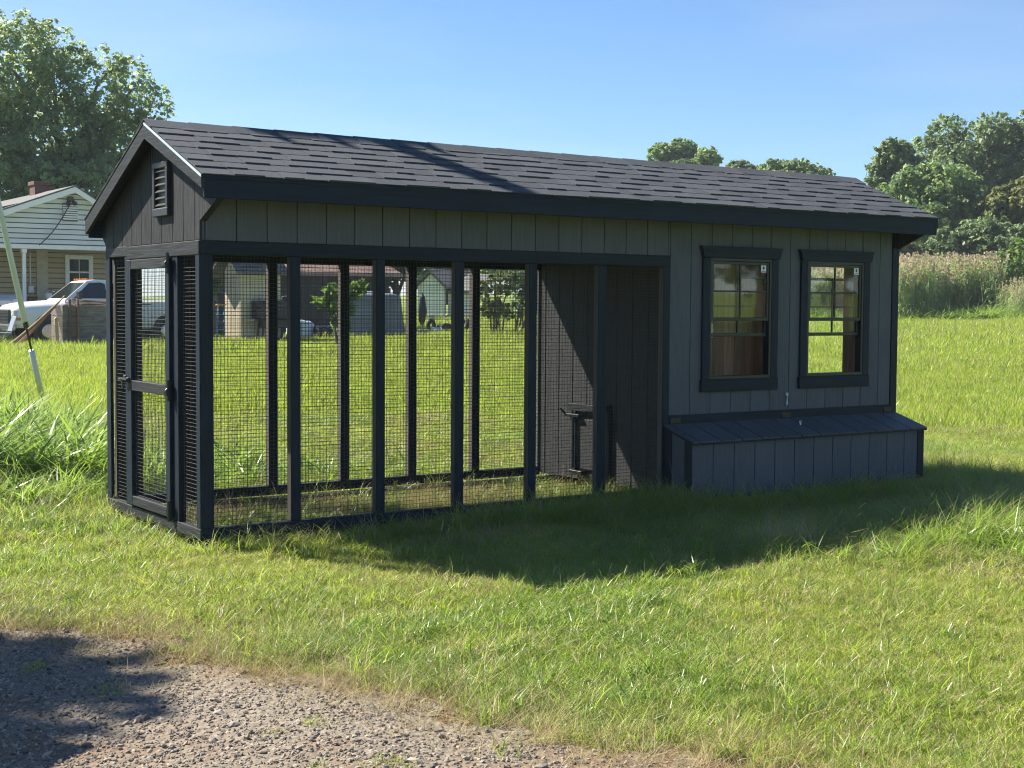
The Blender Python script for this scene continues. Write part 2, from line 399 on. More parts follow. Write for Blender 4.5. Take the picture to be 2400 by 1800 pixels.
# --- gable end of the run (x = 0), door in it
bx('corner_trim', TRV, coop, -0.003, 0.02, 0.002, 0.064, 0.066, 1.752)
bx('corner_trim', TRV, coop, -0.003, 0.02, 1.648, W, 0.066, 1.772)
bx('jamb', TRV, coop, 0.0, 0.05, 0.366, 0.452, 0.0665, 1.741)
bx('jamb', TRV, coop, 0.0, 0.05, 1.256, 1.346, 0.0665, 1.764)
bx('gable_rail', TRY, coop, -0.004, 0.05, 0.0005, W, -0.001, 0.0655)
bx('gable_header', TRY, coop, -0.006, 0.05, 0.0005, 1.290, 1.7425, 1.8285)
bx('gable_header', TRY, coop, -0.003, 0.05, 1.294, W-0.0005, 1.765, 1.8325)
bx('threshold', TRY, coop, 0.004, 0.05, 0.453, 1.255, 0.0665, 0.085)
wire_panel(coop, 0.06, 0.37, 0.06, 1.76, 0.032, 'x', seed=41)
wire_panel(coop, 1.34, 1.66, 0.06, 1.77, 0.032, 'x', seed=42)
door = MB().box(-0.022, 0.014, 0.458, 0.528, 0.078, 1.737, 0.004).build('door', TRV, coop)
door['label'] = 'black framed wire mesh door in the gable end'
bx('stile', TRV, door, -0.022, 0.014, 1.168, 1.252, 0.078, 1.737, 0.004)
bx('rail', TRY, door, -0.021, 0.013, 0.5285, 1.1675, 1.672, 1.736)
bx('rail', TRY, door, -0.021, 0.013, 0.5285, 1.1675, 0.858, 0.926)
bx('rail', TRY, door, -0.021, 0.013, 0.5285, 1.1675, 0.079, 0.142)
wire_panel(door, 0.52, 1.175, 0.92, 1.68, 0.008, 'x', seed=43)
wire_panel(door, 0.52, 1.175, 0.135, 0.865, 0.008, 'x', seed=44)
for z in (1.70, 0.895, 0.125):
    h = MB()
    h.box(-0.032, -0.0225, 0.440, 0.475, z-0.062, z+0.062, 0.003)
    h.tube([(-0.034, 0.452, z-0.066), (-0.034, 0.452, z+0.066)], 0.010, 8)
    if z > 0.3:
        h.prism([(0.475, z-0.028), (0.475, z+0.028), (0.53, z+0.012), (0.575, z+0.006), (0.575, z-0.006), (0.53, z-0.012)], 'x', -0.031, -0.0225)
        h.tube([(-0.04, 0.452, z+0.01), (-0.052, 0.445, z), (-0.05, 0.43, z-0.03)], 0.007, 6)
    h.build('hinge', BLKMET, door)
h = MB(); h.box(-0.035, -0.0225, 1.19, 1.245, 0.905, 0.945, 0.004); h.tube([(-0.04, 1.20, 0.925), (-0.055, 1.27, 0.93), (-0.05, 1.335, 0.928)], 0.010, 8)
h.tube([(-0.04, 1.215, 0.92), (-0.07, 1.215, 0.915), (-0.075, 1.18, 0.87)], 0.007, 6); h.box(-0.022, -0.001, 1.285, 1.335, 0.90, 0.955, 0.004)
h.build('latch', BLKMET, door)

# --- gable siding, boards cut to the roof slope, with the small eave returns
def board_pieces(x0, x1, z0, z1, holes):
    """rectangles left of the board [x0,x1]x[z0,z1] after cutting the window openings"""
    R = [(x0, x1, z0, z1)]
    for (a, b, c, d) in holes:
        out = []
        for (p, q, r, s) in R:
            if q <= a or p >= b or s <= c or r >= d: out.append((p, q, r, s)); continue
            if p < a: out.append((p, a, r, s))
            if q > b: out.append((b, q, r, s))
            pa, qb = max(p, a), min(q, b)
            if r < c: out.append((pa, qb, r, c))
            if s > d: out.append((pa, qb, d, s))
        R = out
    return [t for t in R if t[1]-t[0] > 0.004 and t[3]-t[2] > 0.004]
def soff(y): return roofz(y)-0.055
def gable_wall(xin, xout, name, zlo, holes=()):
    xa, xb = sorted((xin, xout)); sgn = 1 if xout > xin else -1
    pts = [(0.02, zlo), (W-0.02, zlo), (W-0.02, soff(W-0.02)), (RY, soff(RY)), (0.02, soff(0.02))]
    back = MB()
    if holes:
        for (p, q, r, s) in board_pieces(0.02, W-0.02, zlo, soff(W-0.02)-0.002, holes): back.box(xin-sgn*0.014, xin-sgn*0.002, p, q, r, s, 0)
        back.prism([(0.02, soff(W-0.02)-0.001), (W-0.02, soff(W-0.02)-0.001), (RY, soff(RY)), (0.02, soff(0.02))], 'x', xin-sgn*0.014, xin-sgn*0.002)
    else: back.prism(pts, 'x', xin-sgn*0.014, xin-sgn*0.002)
    wall = back.build(name, BACKM, coop)
    gy_ = [0.0]+[0.074+0.187*k for k in range(20) if 0.074+0.187*k < W-0.03]+[W]
    for k in range(len(gy_)-1):
        y0, y1 = gy_[k]+(0.004 if k else 0), gy_[k+1]-0.004
        for (p, q, r, s) in board_pieces(y0, y1, zlo, 9.0, holes):
            mb = MB()
            if s > 3:
                poly = [(p, r), (q, r), (q, soff(q))]+([(RY, soff(RY))] if p < RY < q else [])+[(p, soff(p))]
                mb.prism(poly, 'x', xa, xb)
            else: mb.prism([(p, r), (q, r), (q, s), (p, s)], 'x', xa, xb)
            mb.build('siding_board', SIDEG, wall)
    # eave return in the same plane
    mb = MB(); mb.prism([(-0.001, 1.946), (-0.001, soff(-0.001)), (-0.266, soff(-0.266)), (-0.266, 2.06)], 'x', xa, xb+(0.03 if sgn < 0 else -0.0)); mb.build('eave_return', SIDEG, wall)
    mb = MB(); mb.prism([(W+0.001, 1.85), (W+0.001, soff(W)), (BEY-0.03, soff(BEY-0.03)), (BEY-0.03, 1.93)], 'x', xa, xb); mb.build('eave_return', TRV, wall)
    return wall
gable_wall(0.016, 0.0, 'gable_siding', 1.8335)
# vent
v = MB()
vy0, vy1, vz0, vz1 = 0.459, 0.723, 2.0, 2.345
v.box(-0.03, 0.002, vy0, vy1, vz0, 2.052, 0.004); v.box(-0.03, 0.002, vy0, vy1, vz1-0.04, vz1, 0.004)
v.box(-0.0298, 0.002, vy0, vy0+0.036, 2.0521, vz1-0.0401, 0.003); v.box(-0.0298, 0.002, vy1-0.036, vy1, 2.0521, vz1-0.0401, 0.003)
v.box(-0.005, -0.001, vy0+0.03, vy1-0.03, 2.05, vz1-0.038, 0)
vent = v.build('gable_vent', VENTM, coop)
for k in range(6):
    z = 2.066+k*0.043
    mb = MB(); mb.prism([(-0.026, z), (-0.007, z+0.017), (-0.007, z+0.021), (-0.026, z+0.004)], 'y', vy0+0.037, vy1-0.037); mb.build('slat', SLATM, vent)

# --- front siding
def front_wall(x0, x1, zlo, phase, step, holes, name):
    back = MB()
    for (p, q, r, s) in board_pieces(x0, x1, zlo, 2.26, holes): back.box(p, q, 0.017, 0.03, r, s, 0)
    wall = back.build(name, BACKM, coop)
    xs = [x0]+[phase+step*k for k in range(40) if x0+0.02 < phase+step*k < x1-0.02]+[x1]
    for k in range(len(xs)-1):
        for (p, q, r, s) in board_pieces(xs[k]+0.0025, xs[k+1]-0.0025, zlo, 2.26, holes): bx('siding_board', SIDE, wall, p, q, 0.002, 0.016, r, s, 0.0025)
    return wall
front_wall(0.0005, XH, 1.8295, 0.036, 0.2046, [], 'front_siding')
WIN = [(4.132, 4.785), (5.193, 5.855)]
WZ0, WZ1 = 0.885, 1.826
holes = [(a+0.004, b-0.004, WZ0+0.004, WZ1-0.004) for a, b in WIN]
front_wall(XH, 6.224, 0.60, 3.735, 0.2125, holes, 'front_siding')
bx('corner_trim', TRV, coop, 6.2245, L, -0.006, 0.02, 0.4, 1.955)
bx('corner_trim', TRV, coop, L-0.02, L+0.004, 0.0205, 0.08, 0.4, 1.96)
bx('skirt_board', TRX, coop, XH, 6.2235, -0.006, 0.016, 0.548, 0.622)

# --- hen house: partition, back wall, end wall, floor, lining
# partition facing the run
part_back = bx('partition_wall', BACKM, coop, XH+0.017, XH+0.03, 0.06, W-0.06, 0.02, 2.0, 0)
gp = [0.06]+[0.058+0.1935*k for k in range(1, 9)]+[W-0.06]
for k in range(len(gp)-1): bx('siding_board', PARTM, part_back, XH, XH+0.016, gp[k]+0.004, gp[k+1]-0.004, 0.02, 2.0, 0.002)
pop = bx('pop_door', PARTM, coop, XH-0.02, XH-0.004, 0.73, 1.15, 0.11, 0.52)
bx('door_track', TRY, pop, XH-0.032, XH-0.001, 0.69, 1.24, 0.585, 0.645)
bx('door_track', TRV, pop, XH-0.032, XH-0.001, 1.135, 1.165, 0.08, 0.584)
bx('door_track', TRV, pop, XH-0.032, XH-0.001, 0.688, 0.725, 0.04, 0.66)
h = MB(); h.tube([(XH-0.05, 1.145, 0.55), (XH-0.05, 1.145, 0.12)], 0.011, 8); h.box(XH-0.06, XH-0.002, 1.06, 1.26, 0.535, 0.56, 0.003)
h.box(XH-0.075, XH-0.002, 1.0, 1.16, 0.07, 0.10, 0.004); h.tube([(XH-0.06, 1.24, 0.56), (XH-0.09, 1.27, 0.60)], 0.009, 6)
h.build('slide_bolt', BLKMET, pop)
bx('house_floor', OSB, coop, XH+0.03, L-0.03, 0.04, W-0.03, 0.42, 0.44, 0)
# back wall with a window opening near the far corner
bh = [(5.12, 5.75, 1.15, 1.78)]
bw = MB()
for (p, q, r, s) in board_pieces(XH, L-0.02, 0.02, 1.99, bh): bw.box(p, q, W-0.016, W, r, s, 0)
bwall = bw.build('back_wall', SIDE, coop)
xs = np.arange(XH+0.03, L-0.02, 0.14)
for a in xs:
    q1 = min(a+0.137, L-0.034)
    for (p, q, r, s) in board_pieces(a, q1, 0.44, 1.98, bh): bx('lining_board', PINE, bwall, p, q, W-0.034, W-0.0165, r, s, 0.002)
mb = MB()
for x in np.linspace(5.12, 5.75, 5): mb.box(x-0.008, x+0.008, W-0.03, W-0.014, 1.15, 1.78, 0)
for z in np.linspace(1.15, 1.78, 5): mb.box(5.112, 5.758, W-0.0305, W-0.0135, z-0.008, z+0.008, 0)
mb.build('window_grille', BLKMET, bwall)
# end wall with a large open window
EH = (0.575, 1.30, 0.72, 1.90)
ew = gable_wall(L-0.016, L, 'end_wall', 0.04, [EH])
for a in np.arange(0.05, W-0.06, 0.14):
    b = min(a+0.137, W-0.036)
    for (p, q, r, s) in board_pieces(a, b, 0.44, 2.0, [EH]): bx('lining_board', PINE, ew, L-0.048, L-0.031, p, q, r, s, 0.002)
mb = MB()
for (a, b, c, d) in ((EH[0]-0.06, EH[0], EH[2]-0.06, EH[3]+0.06), (EH[1], EH[1]+0.06, EH[2]-0.06, EH[3]+0.06)): mb.box(L+0.001, L+0.02, a, b, c, d)
for (c, d) in ((EH[2]-0.06, EH[2]), (EH[3], EH[3]+0.06)): mb.box(L+0.001, L+0.0195, EH[0]+0.0005, EH[1]-0.0005, c, d)
mb.build('window_trim', TRV, ew)

# --- the two windows with flared head trim
def window(x0, x1):
    wn_ = MB()                                             # outer frame
    fz0, fz1 = WZ0, WZ1; t = 0.020
    wn_.box(x0, x0+t, -0.016, 0.05, fz0, fz1, 0.002); wn_.box(x1-t, x1, -0.016, 0.05, fz0, fz1, 0.002)
    wn_.box(x0+t+0.0002, x1-t-0.0002, -0.0155, 0.05, fz1-t-0.004, fz1-0.0005, 0.002); wn_.box(x0+t+0.0002, x1-t-0.0002, -0.0155, 0.05, fz0+0.0005, fz0+t+0.006, 0.002)
    w = wn_.build('window', BLKMET, coop); w['label'] = 'black two-sash window, lower sash raised'
    hd = MB(); c = x0-0.076; d = x1+0.076
    hd.prism([(c, WZ1+0.001), (d, WZ1+0.001), (d+0.010, WZ1+0.03), (d+0.016, WZ1+0.06), (d+0.030, WZ1+0.089), (c-0.030, WZ1+0.089), (c-0.016, WZ1+0.06), (c-0.010, WZ1+0.03)], 'y', -0.034, 0.0015)
    hd.build('head_trim', TRX, w)
    bx('casing', TRV, w, x0-0.076, x0-0.0005, -0.02, 0.0015, WZ0+0.0005, WZ1+0.0005)
    bx('casing', TRV, w, x1+0.0005, x1+0.076, -0.02, 0.0015, WZ0+0.0005, WZ1+0.0005)
    bx('sill_board', TRX, w, x0-0.086, x1+0.080, -0.026, 0.0015, WZ0-0.095, WZ0)
    a, b = x0+t+0.001, x1-t-0.001
    def sash(name, z0, z1, y0, y1, mun):
        s = MB(); r = 0.022
        s.box(a, a+r, y0, y1, z0, z1, 0.002); s.box(b-r, b, y0, y1, z0, z1, 0.002)
        s.box(a+r, b-r, y0+0.001, y1-0.001, z0, z0+r+0.006, 0.002); s.box(a+r, b-r, y0+0.001, y1-0.001, z1-r, z1, 0.002)
        o = s.build(name, BLKMET, w); cx = (a+b)/2; cz = (z0+z1)/2; ym = (y0+y1)/2
        gl = MB(); gl.add([(a+r, ym, z0+r+0.006), (b-r, ym, z0+r+0.006), (b-r, ym, z1-r), (a+r, ym, z1-r)], [[0, 1, 2, 3]]); gl.build('pane', GLASS, w)
        m_ = MB(); m_.box(cx-0.007, cx+0.007, ym-0.006, ym+0.006, z0+r+0.007, z1-r-0.001, 0.001)
        m_.build('muntin', BLKMET, w)
        m_ = MB(); m_.box(a+r+0.001, cx-0.0075, ym-0.006, ym+0.006, cz-0.007, cz+0.007, 0.001); m_.box(cx+0.0075, b-r-0.001, ym-0.006, ym+0.006, cz-0.007, cz+0.007, 0.001)
        m_.build('muntin', BLKMET, w)
        return o
    sash('upper_sash', 1.338, 1.800, -0.008, 0.010, 1)
    sash('lower_sash', 1.215, 1.690, 0.016, 0.036, 1)
    st = bx('sticker', WHITE, w, b-0.085, b-0.030, -0.0030, -0.0012, 1.722, 1.778, 0)
    mk = MB()
    for q, rr in ((0, 0.014), (1, 0.0)):
        if rr: mk.add([(b-0.0575+rr*0.8*math.cos(k*0.628), -0.0034, 1.757+rr*math.sin(k*0.628)) for k in range(10)], [list(range(10))])
    mk.box(b-0.078, b-0.037, -0.0036, -0.0031, 1.728, 1.734, 0)
    mk.build('sticker_mark', INK, w)
for a, b in WIN: window(a, b)

# --- nest box along the hen house
NX0, NX1, NY = 3.70, 6.285, -0.318
nb = MB()
nb.box(NX0+0.004, NX1-0.004, NY+0.018, NY+0.026, 0.03, 0.43, 0)
nb.prism([(NY+0.003, 0.03), (-0.008, 0.03), (-0.008, 0.535), (NY+0.003, 0.437)], 'x', NX0, NX0+0.015)
nb.prism([(NY+0.003, 0.03), (-0.008, 0.03), (-0.008, 0.535), (NY+0.003, 0.437)], 'x', NX1-0.015, NX1)
nest = nb.build('nest_box', SIDE, coop)
gx_ = [NX0+0.002]+[3.695+0.2137*k for k in range(1, 12)]+[6.212]
for k in range(len(gx_)-1): bx('front_board', SIDE, nest, gx_[k]+0.003, gx_[k+1]-0.003, NY, NY+0.017, 0.022, 0.435, 0.0025)
bx('corner_trim', TRV, nest, 6.2125, NX1+0.004, NY-0.006, NY+0.017, 0.02, 0.435)
bx('corner_trim', TRV, nest, NX0-0.006, NX0-0.0005, NY, NY+0.085, 0.02, 0.45)
mb = MB(); mb.prism([(-0.09, 0.02), (-0.01, 0.02), (-0.01, 0.53), (-0.09, 0.508)], 'x', NX0-0.006, NX0-0.0005); mb.build('corner_trim', TRV, nest)
# lid: boards on a sloping sheet
lz0, lz1 = 0.552, 0.445; ly0, ly1 = -0.004, -0.345
def lidz(y): return lz0+(lz1-lz0)*(y-ly0)/(ly1-ly0)
mb = MB(); mb.prism([(ly0, lz0-0.022), (ly1, lz1-0.022), (ly1, lz1-0.007), (ly0, lz0-0.007)], 'x', 3.682, 6.297)
lid = mb.build('nest_box_lid', TRX, coop); lid['label'] = 'sloping grooved lid of the nest box'
gx_ = [3.680]+[3.75+0.2125*k for k in range(0, 12)]+[6.299]
for k in range(len(gx_)-1):
    mb = MB(); mb.prism([(ly0, lz0-0.0068), (ly1-0.002, lz1-0.0068), (ly1-0.002, lz1+0.004), (ly0, lz0+0.004)], 'x', gx_[k]+0.006, gx_[k+1]-0.006); mb.build('lid_board', SIDEX, lid)
for x in (3.80, 4.975, 6.19):
    mb = MB(); mb.box(x-0.05, x+0.05, -0.012, -0.0065, 0.562, 0.600, 0.001)
    mb.tube([(x-0.05, -0.013, 0.561), (x+0.05, -0.013, 0.561)], 0.006, 8)
    for q in (-0.035, -0.012, 0.012, 0.035): mb.tube([(x+q, -0.0115, 0.582), (x+q, -0.0145, 0.582)], 0.004, 6)
    mb.build('hinge', BRASS, lid)
h = MB(); h.tube([(4.972, -0.001, 0.748), (4.972, -0.022, 0.748), (4.972, -0.026, 0.735), (4.974, -0.02, 0.69), (4.972, -0.022, 0.668), (4.960, -0.024, 0.660), (4.952, -0.024, 0.668)], 0.0042, 6)
h.tube([(4.972+0.012*math.cos(a), -0.021, 0.748+0.012*math.sin(a)) for a in np.linspace(0, 6.28, 10)], 0.004, 6)
h.build('hook', ZINC, coop)
h = MB(); h.tube([(4.99, -0.155, lidz(-0.155)+0.002), (4.99, -0.155, lidz(-0.155)+0.022)], 0.006, 6)
h.tube([(4.99+0.01*math.cos(a), -0.155, lidz(-0.155)+0.027+0.01*math.sin(a)) for a in np.linspace(0, 6.28, 10)], 0.0035, 6)
h.build('screw_eye', ZINC, lid)

# --- roof
rf = MB()
rf.prism([(FEY+0.004, FEZ-0.028), (RY, RZ-0.028), (RY, RZ-0.012), (FEY+0.004, FEZ-0.012)], 'x', RX0+0.003, RX1-0.003)
rf.prism([(BEY-0.004, BEZ-0.028), (RY+0.0005, RZ-0.028), (RY+0.0005, RZ-0.012), (BEY-0.004, BEZ-0.012)], 'x', RX0+0.003, RX1-0.003)
roof = rf.build('roof', TRX, coop)
bx('fascia', TRX, roof, RX0+0.02, RX1-0.012, FEY+0.003, FEY+0.024, 2.064, FEZ-0.018)
bx('fascia', TRX, roof, RX0+0.02, RX1-0.012, BEY-0.024, BEY-0.003, 1.908, BEZ-0.018)
bx('drip_edge', TRX, roof, RX0+0.004, RX1-0.004, FEY-0.003, FEY+0.002, FEZ-0.034, FEZ-0.010, 0.001)
for xa, xb in ((RX0, RX0+0.022), (RX1-0.022, RX1)):
    mb = MB(); mb.prism([(FEY+0.0005, FEZ-0.020), (RY, RZ-0.020), (RY, RZ-0.112), (FEY+0.0005, FEZ-0.088)], 'x', xa, xb); mb.build('rake_board', TRY, roof)
    mb = MB(); mb.prism([(BEY-0.001, BEZ-0.020), (RY+0.0008, RZ-0.020), (RY+0.0008, RZ-0.112), (BEY-0.001, BEZ-0.115)], 'x', xa, xb); mb.build('rake_board', TRY, roof)
    s = -1 if xa < 0 else 1; xo = xa if s < 0 else xb
    mb = MB(); mb.prism([(FEY-0.002, FEZ-0.026), (RY, RZ-0.026), (RY, RZ-0.009), (FEY-0.002, FEZ-0.009)], 'x', xo+s*0.001, xo+s*0.004); mb.build('rake_drip_edge', ALU, roof)
# shingles: rows of separate tabs, some proud of the others
un = Vector((0, -(RY-FEY), -(RZ-FEZ))); SL = un.length; un.normalize(); nrm = Vector((0, -un.z*-1, 0)).cross(Vector((1, 0, 0)))
nrm = Vector((1, 0, 0)).cross(un); nrm = nrm if nrm.z > 0 else -nrm
top = Vector((0, RY, RZ-0.012))
rows = 8; expo = (SL+0.012)/rows
tabcache = {}
def shingle(w, proud, ln, row):
    key = (round(w, 2), proud, round(ln, 3))
    if key not in tabcache:
        mb = MB(); t0, t1 = 0.003, (0.0130 if proud else 0.0070)
        # local x along the roof, y down the slope, z off the slope
        mb.add([(0.001, 0, 0), (key[0]-0.001, 0, 0), (key[0]-0.001, ln, 0.0005), (0.001, ln, 0.0005), (0.001, 0, t0), (key[0]-0.001, 0, t0), (key[0]-0.004, ln, t1), (0.004, ln, t1)],
               [[0, 1, 2, 3], [4, 7, 6, 5], [0, 4, 5, 1], [2, 6, 7, 3], [0, 3, 7, 4], [1, 5, 6, 2]])
        o = mb.build('shingle', SHING, None); tabcache[key] = o.data; bpy.data.objects.remove(o)
    return tabcache[key]
R3 = Matrix(((1, 0, 0), (0, un.y, nrm.y), (0, un.z, nrm.z)))
rs = random.Random(5)
for r in range(rows):
    x = RX0; pr = rs.random() < 0.5
    while x < RX1-0.01:
        w = rs.choice([0.14, 0.17, 0.20, 0.24, 0.28, 0.33]) if pr else rs.choice([0.12, 0.16, 0.2, 0.22])
        if RX1-(x+w) < 0.08: w = RX1-x
        ln = expo*1.16+rs.choice([0, 0, 0.003, -0.003])
        o = bpy.data.objects.new('shingle', shingle(w, pr, ln, r)); COL.objects.link(o)
        st = top+un*(r*expo-expo*0.16 if r else 0.0)+nrm*(0.0016 if r else 0.0)
        m4 = R3.to_4x4(); m4.translation = Vector((x, 0, 0))+st+nrm*(0.0005+0.0045*(1))
        o.matrix_basis = m4; o.parent = roof; o.matrix_parent_inverse = world_of(roof).inverted()
        x += w; pr = not pr if rs.random() < 0.85 else pr
# back slope: long courses, seen from this side only as an edge
ub = Vector((0, BEY-RY, BEZ-RZ)); SB = ub.length; ub.normalize(); nb_ = ub.cross(Vector((1, 0, 0))); nb_ = nb_ if nb_.z > 0 else -nb_
for r in range(9):
    a = Vector((0, RY, RZ-0.011))+ub*(SB*r/9); b = Vector((0, RY, RZ-0.011))+ub*(SB*(r+1)/9+0.012)
    q = [a, b, b+nb_*0.012, a+nb_*0.003]
    mb = MB(); mb.prism([(v.y, v.z) for v in q], 'x', RX0-0.004, RX1+0.004); mb.build('shingle_course', SHING, roof)
# ridge caps
x = RX0-0.004; k = 0
while x < RX1-0.02:
    w = 0.30 if x+0.45 < RX1 else RX1+0.004-x
    d = 0.125; z1 = 0.004+0.0055*1; mb = MB()
    up0, up1 = 0.006, 0.0100
    def cap(xx, up, th):
        return [(xx, RY-d, RZ-kf*d+up-0.004), (xx, RY-0.012, RZ+up+0.002-0.003), (xx, RY, RZ+up+0.004), (xx, RY+0.012, RZ+up+0.002-0.003), (xx, RY+d, RZ-kb*d+up-0.004)]
    A = cap(x, up1, 0); B = cap(x+w+0.02, up0, 0)
    A2 = [(p[0], p[1], p[2]-0.007) for p in A]; B2 = [(p[0], p[1], p[2]-0.006) for p in B]
    V = A+B+A2+B2
    F = [[i, i+1, i+6, i+5] for i in range(4)]+[[i+10, i+15, i+16, i+11] for i in range(4)]+[[i, i+10, i+11, i+1] for i in range(4)]+[[0, 5, 15, 10], [4, 14, 19, 9]]+[[i+5, i+6, i+16, i+15] for i in range(4)]
    mb.add(V, F).build('ridge_cap', SHING, roof); x += w; k += 1
# ================================================================== things in the background
def X_(px, Y): return onY(px, 720, Y).x
def Z_(px, py, Y): return onY(px, py, Y).z
LAP = M_('beige lap siding', (0.64, 0.65, 0.62), 0.6, 0.05, 2, objvar=0.04)
LAPD = M_('lap shadow gap', (0.10, 0.10, 0.09), 0.8)  # dark backing, the shade under each lap put into its colour
LAP2 = M_('tan porch siding', (0.42, 0.33, 0.20), 0.65, 0.06, 2, objvar=0.05)
WTRIM = M_('white painted trim', (0.72, 0.72, 0.70), 0.5, 0.04)
ROOFG = M_('grey roof shingle', (0.13, 0.125, 0.12), 0.9, 0.3, 9)
BRICK = M_('red brick', (0.13, 0.06, 0.048), 0.85, 0.3, 12)
RUST = M_('rusty red roof', (0.15, 0.095, 0.08), 0.75, 0.25, 1.5, dirt=((0.21, 0.15, 0.125), 2.0, 0.55))
DKWOOD = M_('dark weathered boards', (0.060, 0.052, 0.050), 0.8, 0.25, 3, (6, 6, 0.4), objvar=0.2)
GREYW = M_('grey weathered wood', (0.16, 0.135, 0.12), 0.85, 0.35, 3, (1, 6, 6), objvar=0.12, dirt=((0.07, 0.06, 0.055), 4, 0.6))
TAN = M_('fresh lumber', (0.50, 0.34, 0.18), 0.7, 0.2, 3, objvar=0.25)
BRN = M_('brown lumber', (0.16, 0.085, 0.05), 0.75, 0.3, 3, objvar=0.3)
COPPER = M_('brown pipe', (0.26, 0.12, 0.075), 0.45, 0.2, 3, objvar=0.3, metal=0.2)
GALV = M_('galvanised steel', (0.42, 0.44, 0.46), 0.4, 0.1, 8, metal=0.6)
PVC = M_('pale grey plastic guard', (0.60, 0.65, 0.70), 0.45, 0.06, 3)
RUBBER = M_('black rubber', (0.015, 0.015, 0.016), 0.75, 0.1)
CARW = M_('white car paint', (0.66, 0.68, 0.70), 0.22, 0.02)
CHROME = M_('dull chrome', (0.55, 0.56, 0.58), 0.2, 0.05, metal=0.9)
ORANGE = M_('amber lens', (0.55, 0.17, 0.03), 0.3, 0.1)
HEADL = M_('headlamp lens', (0.55, 0.56, 0.55), 0.1, 0.1)
BLKP = M_('black enamel', (0.012, 0.012, 0.014), 0.35, 0.15)
CREAM = M_('cream painted boards', (0.62, 0.52, 0.36), 0.65, 0.06, 2, (5, 5, 0.5), objvar=0.06)
BLUEP = M_('pale blue fibreglass', (0.22, 0.36, 0.46), 0.45, 0.08)
YELP = M_('orange yellow plastic', (0.70, 0.36, 0.06), 0.5, 0.08)
TARP = M_('blue grey tarp', (0.17, 0.185, 0.225), 0.5, 0.2, 2, bump=0.5, bscale=5, bdist=0.08)
WTARP = M_('white plastic sheet', (0.62, 0.68, 0.80), 0.35, 0.08, 3, bump=0.3, bscale=6, bdist=0.05)
CONC = M_('grey concrete', (0.26, 0.26, 0.26), 0.9, 0.15, 3, bump=0.3)
POLEW = M_('creosoted pole', (0.13, 0.095, 0.07), 0.85, 0.3, 3, (6, 6, 0.3))
STEELB = M_('dark steel', (0.06, 0.06, 0.065), 0.4, 0.1, metal=0.5)

# --- beige house with gable end, aligned with the coop
HY = 42.0
hx = lambda px: X_(px, HY)
zE = Z_(100, 573, HY); zA = Z_(172, 449, HY); xA = hx(172)
gz = g(hx(60), HY)
house = thing('beige_house', 'beige lap-sided house with brick chimney, gable vent and open porch', 'house', (hx(60), HY, gz))
xl, xr = hx(-330), hx(330)
sl, sr = 0.375, 0.60
def gab(x): return zA-(xA-x)*sl if x < xA else zA-(x-xA)*sr
wall = MB(); wall.prism([(xl, zE), (xr, zE), (xr, max(gab(xr), zE+0.05)), (xA, zA), (xl, max(gab(xl), zE+0.05))], 'y', HY+0.02, HY+0.2)
gw = wall.build('gable_wall', LAPD, house)
hb = 0.178; z = zE
while z < zA-0.05:
    z1 = z+hb
    def xat(zz):
        a = max(xl, xA-(zA-zz)/sl); b = min(xr, xA+(zA-zz)/sr); return a, b
    a0, b0 = xat(z); a1, b1 = xat(min(z1, zA-0.01))
    zl = z+0.035; mb = MB(); V = [(a0, HY-0.05, zl), (b0, HY-0.05, zl), (b1, HY-0.004, z1), (a1, HY-0.004, z1), (a0, HY+0.018, zl), (b0, HY+0.018, zl), (b1, HY+0.018, z1), (a1, HY+0.018, z1)]
    mb.add(V, [[0, 1, 2, 3], [5, 4, 7, 6], [0, 4, 5, 1], [3, 2, 6, 7], [0, 3, 7, 4], [1, 5, 6, 2]]); mb.build('lap_board', LAP, gw); z = z1
bx('porch_beam', WTRIM, house, xl, xr, HY-0.03, HY+0.22, zE-0.16, zE-0.004, 0.01)
# roof with two slopes and white rake boards
ro = MB(); oh = 0.35
def slab(xa, za, xb, zb, y0, y1, t0, t1): ro.prism([(xa, za+t0), (xb, zb+t0), (xb, zb+t1), (xa, za+t1)], 'y', y0, y1)
slab(xl-0.4, gab(xl)-0.4*sl, xA, zA, HY-oh, HY+11, 0.06, 0.20); slab(xA+0.001, zA, xr+0.4, gab(xr)-0.4*sr, HY-oh, HY+11, 0.06, 0.20)
hr = ro.build('roof', ROOFG, house)
for (a, b) in (((xl-0.4, gab(xl)-0.4*sl), (xA, zA)), ((xA+0.001, zA), (xr+0.4, gab(xr)-0.4*sr))):
    mb = MB(); mb.prism([(a[0], a[1]-0.06), (b[0], b[1]-0.06), (b[0], b[1]+0.14), (a[0], a[1]+0.14)], 'y', HY-oh-0.03, HY-oh-0.002); mb.build('rake_board', WTRIM, hr)
    mb = MB(); mb.prism([(a[0], a[1]+0.02), (b[0], b[1]+0.02), (b[0], b[1]+0.055), (a[0], a[1]+0.055)], 'y', HY-oh, HY-0.03); mb.build('soffit', WTRIM, hr)
cx0, cx1 = X_(78, 46), X_(114, 46)
ch = MB(); ch.box(cx0, cx1, 45.6, 46.3, 3.2, Z_(95, 436, 46), 0.01); ch.box(cx0-0.05, cx1+0.05, 45.55, 46.35, Z_(95, 436, 46)+0.001, Z_(95, 427, 46), 0.01)
ch.build('chimney', BRICK, hr)
mb = MB(); mb.tube([(X_(190, 43), 43, zA-0.5), (X_(190, 43), 43, zA+0.10)], 0.11, 10); mb.tube([(X_(190, 43), 43, zA+0.10), (X_(190, 43), 43, zA+0.2)], 0.16, 10); mb.build('vent_pipe', M_('clay vent', (0.5, 0.36, 0.26), 0.7), hr)
vx0, vx1, vz0_, vz1_ = hx(148), hx(183), Z_(165, 519, HY), Z_(165, 477, HY)
